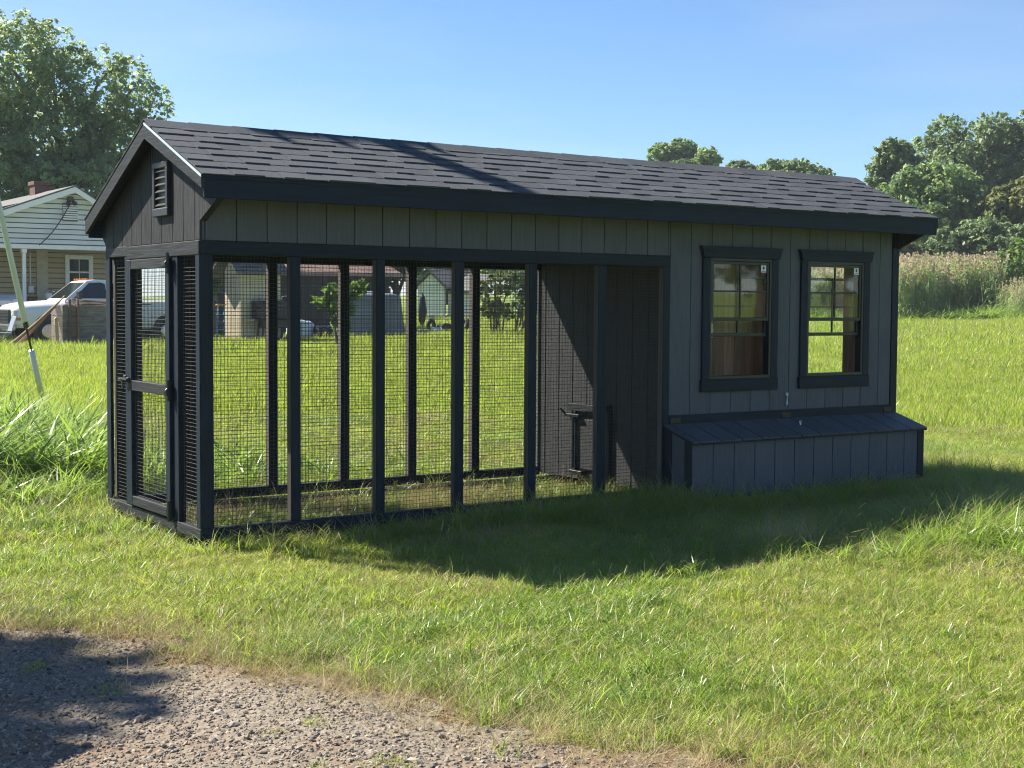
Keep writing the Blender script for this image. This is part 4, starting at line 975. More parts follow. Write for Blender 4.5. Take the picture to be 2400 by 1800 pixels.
# black furled patio umbrella
ux = X_(990, 40.9); uz = g(ux, 40.9); zt = Z_(990, 690, 40.9)
um = thing('furled_umbrella', 'furled black patio umbrella standing behind the concrete trough', 'umbrella', (ux, 40.9, uz))
MB().tube([(ux, 40.9, uz), (ux, 40.9, zt+0.08)], 0.022, 8).build('pole', STEELB, um)
mb = MB(); mb.tube([(ux-0.03, 40.9, uz+0.45), (ux-0.02, 40.9, uz+0.6), (ux+0.02, 40.9, uz+1.0), (ux, 40.9, zt-0.1), (ux, 40.9, zt)], [0.05, 0.14, 0.17, 0.11, 0.03], 10); mb.build('canopy', BLKP, um, True)
MB().tube([(ux, 40.9, uz), (ux, 40.9, uz+0.08)], [0.28, 0.24], 14).build('base', CONC, um)
# black drum on its side
dx = X_(757, 40.8); dz = g(dx, 40.8); dr_ = thing('steel_drum', 'black open drum lying beside the white plastic sheet', 'drum', (dx, 40.8, dz))
mb = MB(); mb.tube([(dx-0.26, 40.8, dz+0.29), (dx+0.26, 40.75, dz+0.29)], 0.29, 18, False); mb.build('drum_body', BLKP, dr_, True)
for xx in (dx-0.26, dx, dx+0.26): MB().tube([(xx-0.015, 40.8-(xx-dx)*0.1, dz+0.29), (xx+0.015, 40.8-(xx-dx)*0.1, dz+0.29)], 0.30, 18, True).build('hoop', STEELB, dr_)
# scrap by the lawn edge: tyres and bags
for k, (px, py, lab) in enumerate(((1010, 782, 'first'), (1085, 782, 'x'))):
    q = onY(px, py, 43.0); q.z = g(q.x, q.y); r0 = 0.24; mb = MB(); V = []; F = []
    for i in range(24):
        for j in range(8):
            a = 2*math.pi*i/24; b = 2*math.pi*j/8; rr = r0+0.10*math.cos(b)
            V.append((rr*math.cos(a), 0.09*math.sin(b), rr*math.sin(a)+0.335))
    for i in range(24):
        for j in range(8): F.append([i*8+j, i*8+(j+1) % 8, ((i+1) % 24)*8+(j+1) % 8, ((i+1) % 24)*8+j])
    mb.add(V, F, Matrix.Translation(q) @ Matrix.Rotation(0.5+k, 4, 'Z') @ Matrix.Rotation(0.25*k, 4, 'X'))
    tag(mb.build('car_tyre', RUBBER, None, True), ['old black tyre standing upright beside the concrete trough', 'old black tyre leaning over at the end of the scrap heap'][k], 'tyre')
for k, (a, b, t_) in enumerate(((1015, 1040, 768), (1036, 1062, 760), (1060, 1082, 764))):
    draped('rubbish_bag', ['white rubbish bag slumped between black bags', 'black rubbish bag, fattest of the scrap heap', 'grey rubbish bag at the scrap heap end'][k], 'bag', a, b, t_, 787, 42.6, 0.5, [WTARP, RUBBER, TARP][k], 20+k, lump=0.2, round_=0.6)
# white cottage far behind
WY = 64.0; x0, x1 = X_(980, WY), X_(1038, WY); z0 = g(x0, WY); zt = Z_(1000, 672, WY); za = Z_(1006, 642, WY); xm = (x0+x1)/2
ct = thing('white_cottage', 'white gabled cottage with grey roof far beyond the yard', 'house', (xm, WY, z0))
mb = MB(); mb.prism([(x0, z0), (x1, z0), (x1, zt), (xm, za), (x0, zt)], 'y', WY, WY+0.3); mb.build('gable_wall', WTRIM, ct)
xe = X_(1085, WY); bx('wing_wall', WTRIM, ct, x1+0.01, xe, WY+0.6, WY+0.8, z0, zt-0.3, 0)
mb = MB(); mb.prism([(x0-0.4, zt-0.15), (xm, za+0.12), (x1+0.4, zt-0.15), (x1+0.4, zt+0.0), (xm, za+0.3), (x0-0.4, zt+0.0)], 'y', WY-0.35, WY+6); mb.build('roof', ROOFG, ct)
mb = MB(); mb.prism([(WY+0.2, zt-0.4), (WY+3, za-0.1), (WY+3, za+0.05), (WY+0.2, zt-0.25)], 'x', x1+0.2, xe+0.5); mb.build('wing_roof', ROOFG, ct); ct.rotation_euler.z = -1.0
bx('window', DKGLASS, ct, xm+0.05, xm+0.35, WY-0.03, WY-0.002, z0+0.7, z0+2.1, 0)
bx('window', DKGLASS, ct, xe-1.0, xe-0.4, WY+0.56, WY+0.598, z0+0.9, z0+1.9, 0)
# dry-stone edge below the cottage
for k in range(26):
    px = 1000+k*4.2+rl.uniform(-1, 1); q = onY(px, 740, 60); w = rl.uniform(0.12, 0.24); mb = MB()
    q.z = g(q.x, q.y)+0.12; mb.box(-w, w, -0.15, 0.15, -0.16, rl.uniform(0.1, 0.28), 0.05, Matrix.Translation(q) @ Matrix.Rotation(rl.uniform(-0.4, 0.4), 4, 'Z'))
    tag(mb.build('field_stone', CONC), 'rough grey stone in the row below the cottage', 'stone', 'stones edging the far bank')
# shed added out of frame so that its roof corner shades the drive
CRN = Vector((-2.68, -1.78, 0)); z0 = g(CRN.x, CRN.y)
NM = Matrix.Translation(CRN) @ Matrix.Rotation(math.atan2(0.57, 0.82), 4, 'Z')       # roof corner at the origin
ns = thing('shade_shed', 'dark shed added out of view to shade the gravel drive', 'shed', (CRN.x, CRN.y, z0))
def nbx(name, mat, *a): return MB().box(*a, 0.003, NM).build(name, mat, ns)
for k in range(8): nbx('wall_board', SIDE, -2.6+k*0.3+0.004, -2.6+(k+1)*0.3-0.004, 0.2, 0.22, z0, 1.70)
for k in range(6): nbx('wall_board', SIDE, -0.22, -0.20, 0.225+k*0.29, 0.225+(k+1)*0.29-0.006, z0, 1.70+0.055*k)
nbx('back_wall', SIDE, -2.6, -0.21, 1.96, 1.99, z0, 2.0)
nbx('side_wall', SIDE, -2.62, -2.60, 0.22, 1.95, z0, 1.7)
MB().prism([(0, 1.66), (2.3, 2.10), (2.3, 2.16), (0, 1.72)], 'x', -2.8, 0, NM).build('roof', SHING, ns)
# ================================================================== trees and bushes
BARK = M_('grey brown bark', (0.11, 0.085, 0.065), 0.9, 0.3, 4, (6, 6, 0.6), 0.6, 20)
LF_MAPLE = leafmat('maple leaf', ((0.13, 0.19, 0.10), (0.21, 0.27, 0.135), (0.30, 0.33, 0.19)), 0.6, 0.35, 0.36, (0.70, 0.85, 0.42), 0.45)
LF_DARK = leafmat('dark oak leaf', ((0.070, 0.115, 0.056), (0.11, 0.16, 0.072), (0.16, 0.20, 0.09)), 0.58, 0.3, 0.42, (0.48, 0.62, 0.27))
LF_MID = leafmat('locust leaf', ((0.10, 0.165, 0.066), (0.155, 0.225, 0.088), (0.22, 0.275, 0.11)), 0.57, 0.25, 0.42, (0.58, 0.76, 0.28))
LF_BUSH = leafmat('bright bush leaf', ((0.11, 0.19, 0.045), (0.17, 0.26, 0.055), (0.22, 0.30, 0.075)), 0.45, 0.6, 0.5, (0.24, 0.36, 0.06))
LF_YEL = leafmat('yellowing leaf', ((0.13, 0.165, 0.055), (0.185, 0.21, 0.068), (0.24, 0.24, 0.085)), 0.45, 0.6, 0.5, (0.22, 0.25, 0.05))

def leaf_cloud(lobes, nclump, nleaf, size, seed, flat=0.75):
    """lobes: list of (centre, (rx,ry,rz)); returns verts, faces of leaf quads gathered in sprays"""
    nclump = int(nclump*1.5); r = np.random.default_rng(seed); vol = np.array([a[1][0]*a[1][1]+a[1][0]*a[1][2] for a in lobes]); vol = vol/vol.sum()
    li = r.choice(len(lobes), nclump, p=vol)
    C = np.array([lobes[i][0] for i in li], float); Rr = np.array([lobes[i][1] for i in li], float)
    d = r.normal(size=(nclump, 3)); d /= np.linalg.norm(d, axis=1)[:, None]
    rad = r.uniform(0.45, 1.0, nclump)**0.6; nleaf = int(nleaf*0.52)
    rad *= 1+0.14*np.sin(5*d[:, 0]+3*d[:, 2]+seed)*np.sin(4*d[:, 1]+seed)
    cc = C+d*Rr*rad[:, None]
    cs = np.minimum(Rr.min(1)*r.uniform(0.075, 0.17, nclump), 0.9)
    k = r.choice(nclump, nleaf, p=cs**1.5/(cs**1.5).sum())
    off = r.normal(size=(nleaf, 3)); off /= np.linalg.norm(off, axis=1)[:, None]
    off *= (r.uniform(0, 1, nleaf)**0.45)[:, None]; off[:, 2] *= flat
    pos = cc[k]+off*cs[k][:, None]*1.25
    nf = int(nleaf*0.2); lj = r.choice(len(lobes), nf, p=vol); dd = r.normal(size=(nf, 3)); dd /= np.linalg.norm(dd, axis=1)[:, None]
    pos[:nf] = np.array([lobes[i][0] for i in lj])+dd*np.array([lobes[i][1] for i in lj])*(r.uniform(0.15, 1, nf)**0.5*0.93)[:, None]
    nrm = off*0.7+d[k]*0.5+np.array([0, 0, 0.55])+r.normal(scale=0.55, size=(nleaf, 3)); nrm /= np.linalg.norm(nrm, axis=1)[:, None]
    t = np.cross(nrm, r.normal(size=(nleaf, 3))); t /= np.linalg.norm(t, axis=1)[:, None]; b = np.cross(nrm, t)
    s = size*r.uniform(0.6, 1.35, nleaf)[:, None]
    V = np.stack([pos-t*s*0.55, pos+b*s*0.33-nrm*s*0.05, pos+t*s*0.6, pos-b*s*0.33-nrm*s*0.05], 1).reshape(-1, 3)
    F = np.arange(nleaf*4).reshape(-1, 4); return V, F, cc
def tree(name, label, cat, base, lobes, nclump, nleaf, size, mat, seed, group=None, trunk_r=0.3, limbs=True):
    base = Vector(base); t = thing(name, label, cat, base, group)
    V, F, cc = leaf_cloud(lobes, nclump, nleaf, size, seed)
    npmesh('crown', V, F, [mat], None, t)
    lc = [Vector(l_[0]) for l_ in lobes]; mid = sum(lc, Vector())/len(lc)
    rr = random.Random(seed); h = mid.z-base.z
    p1 = base.lerp(mid, 0.35)+Vector((rr.uniform(-.2, .2), rr.uniform(-.2, .2), 0)); p1.x = base.x+(mid.x-base.x)*0.15; p1.y = base.y+(mid.y-base.y)*0.15
    MB().tube([base-Vector((0, 0, 0.3)), base+Vector((0, 0, 0.15*h)), p1, mid], [trunk_r*1.35, trunk_r, trunk_r*0.8, trunk_r*0.35], 10).build('trunk', BARK, t, True)
    if limbs:
        for c in lc:
            s_ = p1.lerp(mid, rr.uniform(0.1, 0.8)); m_ = s_.lerp(c, 0.5)+Vector((0, 0, 0.25*(c-s_).length*rr.uniform(0, 0.6)))
            MB().tube([s_, m_, c], [trunk_r*0.45, trunk_r*0.3, trunk_r*0.14], 7).build('limb', BARK, t, True)
        for q in rr.sample(range(len(cc)), min(14, len(cc))):
            e = Vector(cc[q]); c = min(lc, key=lambda v_: (v_-e).length)
            MB().tube([c, c.lerp(e, 0.5)+Vector((0, 0, 0.15)), e], [trunk_r*0.16, trunk_r*0.1, trunk_r*0.04], 5).build('limb', BARK, t, True)
    return t
def pxlobes(L_, D, seed=0, depth=0.8):
    """ellipses read off the photograph, set at distance D with a depth like their width"""
    out = []; r = random.Random(seed); k = D/FPX
    for (px, py, rx, ry) in L_:
        c = atD(px, py, D+r.uniform(-0.25, 0.25)*rx*k*2); out.append((tuple(c), (rx*k, rx*k*depth, ry*k)))
    return out
def gbase(px, D):
    p = atD(px, 720, D); return (p.x, p.y, g(p.x, p.y))
tree('maple_tree', 'tall spreading maple behind the beige house chimney', 'tree', gbase(140, 68),
     pxlobes([(30, 165, 118, 122), (-80, 260, 130, 150), (120, 120, 75, 70), (225, 205, 82, 100), (305, 215, 66, 92), (365, 270, 52, 88), (120, 330, 150, 120), (270, 350, 120, 95), (-40, 420, 130, 120), (190, 455, 150, 80), (340, 400, 70, 80), (60, 520, 150, 70), (300, 500, 90, 60)], 68, 1),
     1900, 150000, 0.19, LF_MAPLE, 101, trunk_r=0.42)
RG = 'woodland trees beyond the reeds'
tree('oak_tree', 'tall dark oak rising highest behind the light green trees', 'tree', gbase(2250, 104),
     pxlobes([(2222, 315, 62, 50), (2170, 370, 55, 55), (2245, 400, 85, 75), (2330, 310, 62, 48), (2345, 390, 95, 90), (2430, 330, 80, 60), (2420, 420, 90, 100), (2290, 480, 110, 80)], 104, 2), 900, 70000, 0.29, LF_DARK, 102, RG, 0.45)
tree('oak_tree', 'dark rounded oak standing alone at the woodland edge by the coop roof', 'tree', gbase(2100, 98),
     pxlobes([(2098, 365, 48, 42), (2068, 410, 44, 45), (2130, 400, 46, 40), (2100, 460, 70, 60)], 98, 3), 450, 34000, 0.27, LF_DARK, 103, RG, 0.35)
tree('locust_tree', 'broad light green locust in front of the dark oaks', 'tree', gbase(2190, 86),
     pxlobes([(2150, 455, 75, 62), (2225, 445, 75, 62), (2080, 490, 60, 62), (2180, 530, 110, 75), (2270, 500, 70, 72), (2090, 560, 60, 60)], 86, 4), 950, 72000, 0.25, LF_MID, 104, RG, 0.3)
tree('locust_tree', 'yellow green locust right of the broad light green one', 'tree', gbase(2370, 84),
     pxlobes([(2355, 500, 62, 62), (2420, 480, 70, 70), (2400, 560, 80, 70)], 84, 5), 480, 36000, 0.25, LF_YEL, 105, RG, 0.28)
tree('mulberry_tree', 'dark leafy mulberry low beneath the locusts above the reeds', 'tree', gbase(2250, 80),
     pxlobes([(2230, 590, 80, 50), (2310, 570, 80, 62), (2160, 610, 60, 42), (2390, 590, 70, 60)], 80, 6), 600, 46000, 0.22, LF_DARK, 106, RG, 0.22)
tree('sapling_tree', 'loose yellowish sapling just right of the coop eave', 'tree', gbase(2120, 77),
     pxlobes([(2110, 585, 45, 32), (2060, 600, 45, 34), (2140, 615, 45, 30)], 77, 7), 300, 20000, 0.19, LF_YEL, 107, RG, 0.14)
tree('round_tree', 'round topped tree showing above the middle of the coop roof', 'tree', gbase(1600, 125),
     pxlobes([(1550, 362, 36, 30), (1600, 355, 42, 30), (1655, 378, 38, 32), (1600, 410, 80, 50)], 125, 8), 520, 36000, 0.33, LF_MID, 108, None, 0.4)
tree('low_tree', 'low dark tree top peeking over the coop ridge', 'tree', gbase(1740, 130),
     pxlobes([(1730, 396, 36, 20), (1770, 410, 40, 24)], 130, 9), 180, 13000, 0.33, LF_DARK, 109, None, 0.3)
tree('bushy_tree', 'bushy green tree top above the right end of the coop ridge', 'tree', gbase(1860, 122),
     pxlobes([(1820, 398, 46, 26), (1870, 396, 52, 24), (1915, 412, 45, 24), (1860, 430, 90, 30)], 122, 10), 360, 25000, 0.31, LF_MID, 110, None, 0.3)
tree('thicket_tree', 'low dark thicket filling the gap behind the reeds', 'tree', gbase(2240, 92),
     pxlobes([(1980, 655, 60, 50), (2060, 665, 60, 50), (2140, 660, 60, 55), (2230, 655, 65, 58), (2320, 655, 65, 58), (2410, 650, 70, 64), (2480, 650, 60, 64)], 92, 15), 420, 36000, 0.27, LF_DARK, 120, RG, 0.16, False)
# trees seen through the run, behind the yard
tree('yard_tree', 'dark evergreen mass behind the rusty roofed outbuilding', 'tree', gbase(930, 66),
     pxlobes([(930, 600, 60, 55), (890, 640, 40, 45), (960, 620, 40, 40)], 66, 11), 120, 9000, 0.28, LF_DARK, 111, 'trees behind the yard', 0.25)
tree('yard_tree', 'light green tree standing behind the white cottage', 'tree', gbase(1010, 96),
     pxlobes([(985, 625, 50, 32), (1050, 610, 60, 40), (1110, 630, 60, 40), (1030, 570, 80, 40)], 96, 12), 140, 9000, 0.42, LF_BUSH, 112, 'trees behind the yard', 0.3)
tree('yard_tree', 'tall leafy tree right of the white cottage beyond the bushes', 'tree', gbase(1250, 92),
     pxlobes([(1180, 600, 80, 60), (1260, 610, 90, 60), (1340, 590, 80, 70)], 92, 13), 150, 9000, 0.40, LF_MID, 113, 'trees behind the yard', 0.3)
tree('yard_tree', 'dark tree hanging over the far left of the cream shed', 'tree', gbase(500, 56),
     pxlobes([(500, 610, 50, 60), (470, 660, 40, 50)], 56, 14), 90, 7000, 0.26, LF_DARK, 114, 'trees behind the yard', 0.2)
# bushes
def bush(name, label, px, D, lobes, n, size, mat, seed, group=None):
    t = thing(name, label, 'bush', gbase(px, D), group); V, F, cc = leaf_cloud(pxlobes(lobes, D, seed), max(30, n//80), n, size, seed, 0.9)
    npmesh('foliage', V, F, [mat], None, t); b = Vector(gbase(px, D)); rr = random.Random(seed)
    for q in rr.sample(range(len(cc)), 7): e = Vector(cc[q]); MB().tube([b+Vector((rr.uniform(-.2, .2), rr.uniform(-.2, .2), -0.05)), b.lerp(e, 0.55)+Vector((0, 0, 0.2)), e], [0.04, 0.03, 0.012], 5).build('stem', BARK, t)
    return t
bush('broad_bush', 'bright green bush at the right end of the reeds', 2380, 73, [(2352, 632, 50, 50), (2410, 612, 60, 55), (2380, 672, 66, 50), (2440, 680, 60, 60)], 12000, 0.17, LF_BUSH, 201)
bush('leafy_shrub', 'big-leaved young shrub in front of the dark outbuilding', 800, 46, [(790, 690, 42, 26), (840, 678, 26, 18), (755, 705, 26, 14), (800, 722, 34, 18), (800, 760, 26, 22)], 1300, 0.30, LF_BUSH, 202)
bush('hedge_bush', 'yellow green bush right of the white cottage', 1165, 55, [(1150, 690, 34, 50), (1185, 660, 32, 40), (1160, 725, 45, 22)], 5000, 0.16, LF_YEL, 203, 'bushes at the yard end')
bush('hedge_bush', 'deep green bush nearest the end of the wire run, past the yellow one', 1215, 57, [(1215, 665, 36, 45), (1235, 710, 40, 40), (1190, 730, 30, 18)], 5000, 0.16, LF_DARK, 204, 'bushes at the yard end')
bush('field_bush', 'dark bush beyond the lawn hidden mostly by the coop', 1330, 66, [(1330, 690, 60, 40), (1390, 680, 60, 45)], 5000, 0.18, LF_MID, 205)
# trees on the near side, seen only as reflections in the window panes and as shade on the drive
def wl_(c, lob): return [((c[0]+a, c[1]+b, c[2]+d), (r1, r1, r2)) for a, b, d, r1, r2 in lob]
for k, (x, y, lab) in enumerate(((34, -26, 'roadside tree mirrored in the coop window, the broadest'), (41, -37, 'roadside tree mirrored in the coop window, the farthest'), (44, -23, 'roadside tree mirrored in the coop window, the leaning one'))):
    z = g(x, y); tree('roadside_tree', lab, 'tree', (x, y, z), wl_((x, y, z), [(0, 0, 9, 3.5, 3.2), (2.6, 1, 6.5, 3, 2.6), (-2.4, -1, 6, 3.1, 2.7), (0.5, -2, 3.5, 3, 2.2)]), 120, 5000, 0.5, LF_MID, 300+k, 'roadside trees', 0.3)
x, y = -6.8, 4.65; z = g(x, y)
tree('drive_tree', 'slender tree by the drive that throws a soft shadow on the gravel', 'tree', (x, y, z), wl_((x, y, z), [(0, 0, 8.8, 0.8, 0.6), (0.5, 0.25, 8.5, 0.65, 0.5), (-0.75, -0.1, 8.4, 0.8, 0.6), (0.3, -0.3, 8.2, 0.65, 0.45)]), 160, 16000, 0.15, LF_MAPLE, 310, None, 0.13)
# ================================================================== grass, weeds, reeds, gravel (stuff)
GRASS = leafmat('lawn blade', ((0.20, 0.275, 0.036), (0.31, 0.37, 0.058), (0.45, 0.48, 0.17)), 0.55, 0.7, 0.40, (0.55, 0.72, 0.07), 0.5, (0.5, 1.5))
LUSH = leafmat('lush blade', ((0.14, 0.23, 0.045), (0.20, 0.30, 0.055), (0.27, 0.34, 0.08)), 0.52, 1.2, 0.36, (0.40, 0.58, 0.09), 0.6, (0.6, 1.4))
DRY = leafmat('dry blade', ((0.36, 0.29, 0.14), (0.45, 0.38, 0.20), (0.54, 0.47, 0.28)), 0.3, 1.5, 0.7, None, 0.3)
REEDL = leafmat('reed leaf', ((0.28, 0.40, 0.15), (0.42, 0.50, 0.23), (0.56, 0.57, 0.34)), 0.48, 0.25, 0.5, None, 0.4)
PLUME = leafmat('reed plume', ((0.42, 0.33, 0.21), (0.52, 0.42, 0.28), (0.6, 0.52, 0.36)), 0.35, 0.3, 0.8)

def blades(r, n, rad, h0, h1, w, lean, mats_p, seg=3, droop=0.5):
    V = []; F = []; MI = []
    for i in range(n):
        a = r.uniform(0, 6.283); q = rad*math.sqrt(r.random()); x, y = q*math.cos(a), q*math.sin(a)
        h = r.uniform(h0, h1); ba = r.uniform(0, 6.283); ln = lean*r.uniform(0.2, 1.2); dr = droop*r.uniform(0.3, 1.3)
        dx, dy = math.cos(ba), math.sin(ba); sx_, sy_ = -dy, dx; tw = r.uniform(-0.9, 0.9)
        sx_, sy_ = sx_*math.cos(tw)+dx*math.sin(tw), sy_*math.cos(tw)+dy*math.sin(tw)
        ww = w*r.uniform(0.6, 1.3); o = len(V); mi = r.choices(range(len(mats_p)), mats_p)[0]
        for k in range(seg+1):
            t = k/seg; out = h*(ln*t+dr*t*t); z = h*(t-0.42*dr*t*t)
            wk = ww*(1-t**1.6)*0.5*(0.75+0.25*min(1, t*4)) if k < seg else 0.0003
            V += [(x+dx*out-sx_*wk, y+dy*out-sy_*wk, z-0.012*(k == 0)), (x+dx*out+sx_*wk, y+dy*out+sy_*wk, z-0.012*(k == 0))]
        for k in range(seg): F.append([o+2*k, o+2*k+1, o+2*k+3, o+2*k+2]); MI.append(mi)
    return V, F, MI
def protos(name, fn, n, mats):
    c = bpy.data.collections.new(name)
    for i in range(n):
        V, F, MI = fn(random.Random(hash(name) % 1000+i if False else 1000+i+len(name)*17))
        me = bpy.data.meshes.new(name+'_clump'); me.from_pydata(V, [], F); [me.materials.append(m_) for m_ in mats]
        me.polygons.foreach_set('material_index', MI); me.update()
        c.objects.link(bpy.data.objects.new('%s_clump_%02d' % (name, i), me))
    return c
def scatter(name, label, cat, P, scl, coll, nproto, tilt=0.12, seed=0, pick=None):
    P = np.asarray(P, np.float32); N = len(P); r = np.random.default_rng(seed)
    me = bpy.data.meshes.new(name); me.vertices.add(N); me.vertices.foreach_set('co', P.ravel())
    a = me.attributes.new('scl', 'FLOAT', 'POINT'); a.data.foreach_set('value', np.asarray(scl, np.float32))
    rot = np.stack([r.normal(0, tilt, N), r.normal(0, tilt, N), r.uniform(0, 6.283, N)], -1).astype(np.float32)
    a = me.attributes.new('rot', 'FLOAT_VECTOR', 'POINT'); a.data.foreach_set('vector', rot.ravel())
    a = me.attributes.new('pick', 'INT', 'POINT'); a.data.foreach_set('value', (r.integers(0, nproto, N) if pick is None else pick).astype(np.int32))
    o = bpy.data.objects.new(name, me); COL.objects.link(o)
    ng = bpy.data.node_groups.new(name+'_scatter', 'GeometryNodeTree')
    ng.interface.new_socket('Geometry', in_out='INPUT', socket_type='NodeSocketGeometry'); ng.interface.new_socket('Geometry', in_out='OUTPUT', socket_type='NodeSocketGeometry')
    N_ = ng.nodes; Lk = ng.links; gi = N_.new('NodeGroupInput'); go = N_.new('NodeGroupOutput')
    iop = N_.new('GeometryNodeInstanceOnPoints'); ci = N_.new('GeometryNodeCollectionInfo')
    ci.inputs['Collection'].default_value = coll; ci.inputs['Separate Children'].default_value = True; ci.inputs['Reset Children'].default_value = True
    def na(nm, ty):
        q = N_.new('GeometryNodeInputNamedAttribute'); q.data_type = ty; q.inputs['Name'].default_value = nm; return q.outputs['Attribute']
    e2r = N_.new('FunctionNodeEulerToRotation'); Lk.new(na('rot', 'FLOAT_VECTOR'), e2r.inputs[0])
    Lk.new(gi.outputs[0], iop.inputs['Points']); Lk.new(ci.outputs[0], iop.inputs['Instance']); iop.inputs['Pick Instance'].default_value = True
    Lk.new(na('pick', 'INT'), iop.inputs['Instance Index']); Lk.new(e2r.outputs[0], iop.inputs['Rotation']); Lk.new(na('scl', 'FLOAT'), iop.inputs['Scale'])
    Lk.new(iop.outputs[0], go.inputs[0])
    md = o.modifiers.new('scatter', 'NODES'); md.node_group = ng
    return tag(o, label, cat, None, 'stuff')
def fan(n, r0, r1, half=0.52, seed=0):
    r = np.random.default_rng(seed); a = YAW+r.uniform(-half, half, n); d = np.sqrt(r.uniform(r0*r0, r1*r1, n))
    return CAM[0]+d*np.sin(a), CAM[1]+d*np.cos(a), d, r
def vn(x, y, s, k=0):                # cheap smooth noise 0..1
    return 0.5+0.25*np.sin(x*s+1.7*np.sin(y*s*0.8+k)+k*2.1)+0.25*np.sin(y*s*1.13+1.3*np.sin(x*s*0.9-k)+k)
def in_house(x, y): return (x > 3.68) & (x < 6.31) & (y > -0.33) & (y < 1.75)
def in_run(x, y): return (x > -0.02) & (x < 3.74) & (y > -0.01) & (y < 1.74)
def on_rail(x, y): return ((x > -0.03) & (x < 3.78) & (((y > -0.035) & (y < 0.075)) | ((y > 1.66) & (y < 1.76)))) | ((x > -0.04) & (x < 0.06) & (y > -0.03) & (y < 1.76))

LAWN = protos('lawn', lambda r: blades(r, 115, 0.125, 0.022, 0.064, 0.0044, 0.5, (0.78, 0.22), 3, 0.9), 6, (GRASS, DRY))
for c_, mix in (('lawnd', (0.45, 0.55)), ('lawnl', (0.2, 0.05))):      # drier and lusher kinds of the same turf
    ext = protos(c_, lambda r: blades(r, 115, 0.125, 0.02, 0.06 if c_ == 'lawnd' else 0.075, 0.0046, 0.5, mix if c_ == 'lawnd' else (0.15, 0.05, 0.8), 3, 0.9), 3, (GRASS, DRY, LUSH))
    for o_ in list(ext.objects): LAWN.objects.link(o_)
LAWNB = protos('lawnb', lambda r: blades(r, 15, 0.06, 0.05, 0.13, 0.0062, 0.5, (0.42, 0.40, 0.18), 3, 0.7), 6, (GRASS, LUSH, DRY))
TALL = protos('tall', lambda r: blades(r, 22, 0.08, 0.16, 0.38, 0.0065, 0.35, (0.45, 0.40, 0.15), 4, 0.8), 6, (GRASS, LUSH, DRY))
WEED = protos('weed', lambda r: blades(r, 26, 0.13, 0.22, 0.56, 0.030, 0.5, (1.0, 0.0), 5, 1.2), 6, (LUSH, DRY))
STRAW = protos('straw', lambda r: blades(r, 16, 0.10, 0.06, 0.2, 0.004, 1.6, (1.0,), 3, 0.3), 5, (DRY,))
FARG = protos('farg', lambda r: blades(r, 85, 0.16, 0.018, 0.042, 0.0075, 0.6, (0.88, 0.12), 1, 0.0), 5, (GRASS, DRY))

PX, PS = [], []; BX, BS = [], []
for (n, r0, r1, s0, sd) in ((9000, 2.4, 8.5, 0.95, 1), (11500, 8.5, 19, 1.25, 2)):
    x, y, d, r = fan(n, r0, r1, 0.55, sd); gv_ = in_gravel(x, y)
    keep = ~in_house(x, y) & ~on_rail(x, y) & (r.random(n) > sstep(-0.50, -0.02, gv_)*0.985) & (r.random(n) > in_run(x, y)*0.72)
    keep &= r.random(n) > 0.35*sstep(0.62, 0.85, vn(x, y, 2.3, 1))
    x, y = x[keep], y[keep]; s = s0*r.uniform(0.7, 1.3, len(x))*(0.8+0.5*vn(x, y, 1.7))*np.where(sstep(-0.5, -0.1, in_gravel(x, y)) > 0.5, 0.75, 1)
    PX.append(np.stack([x, y, G(x, y)], -1)); PS.append(s)
P_ = np.concatenate(PX); rk = np.random.default_rng(77)
dryf = sstep(0.52, 0.80, 0.55*vn(P_[:, 0], P_[:, 1], 1.05, 4)+0.45*vn(P_[:, 0], P_[:, 1], 3.7, 9))*0.85
lush = sstep(0.55, 0.78, vn(P_[:, 0], P_[:, 1], 1.5, 12))*0.7
u_ = rk.random(len(P_)); pk = np.where(u_ < dryf, rk.integers(6, 9, len(P_)), np.where(rk.random(len(P_)) < lush, rk.integers(9, 12, len(P_)), rk.integers(0, 6, len(P_))))
scatter('lawn_grass', 'short bright green lawn grass around the coop', 'grass', P_, np.concatenate(PS), LAWN, 12, 0.15, 1, pk)
for (n, r0, r1, s0, sd) in ((6000, 2.4, 9, 0.85, 3), (7000, 9, 20, 1.0, 4)):
    x, y, d, r = fan(n, r0, r1, 0.55, sd); gv_ = in_gravel(x, y)
    keep = ~in_house(x, y) & ~on_rail(x, y) & (r.random(n) > sstep(-0.35, 0.12, gv_)*0.99) & (vn(x, y, 3.1, 2) > 0.42) & (r.random(n) > in_run(x, y)*0.4)
    x, y = x[keep], y[keep]; BX.append(np.stack([x, y, G(x, y)], -1)); BS.append(s0*r.uniform(0.6, 1.35, len(x)))
scatter('lawn_tufts', 'coarser longer blades standing out of the lawn', 'grass', np.concatenate(BX), np.concatenate(BS), LAWNB, 6, 0.18, 2)
PX, PS = [], []
for (n, r0, r1, s0, sd) in ((19000, 18.5, 38, 2.0, 5), (17000, 38, 72, 3.4, 6), (5000, 72, 110, 5.5, 7)):
    x, y, d, r = fan(n, r0, r1, 0.42, sd); s = s0*r.uniform(0.7, 1.3, n)*(0.75+0.5*vn(x, y, 0.6))
    PX.append(np.stack([x, y, G(x, y)], -1)); PS.append(s)
scatter('meadow_grass', 'mown grass of the wide field behind the coop', 'grass', np.concatenate(PX), np.concatenate(PS), FARG, 5, 0.15, 3)

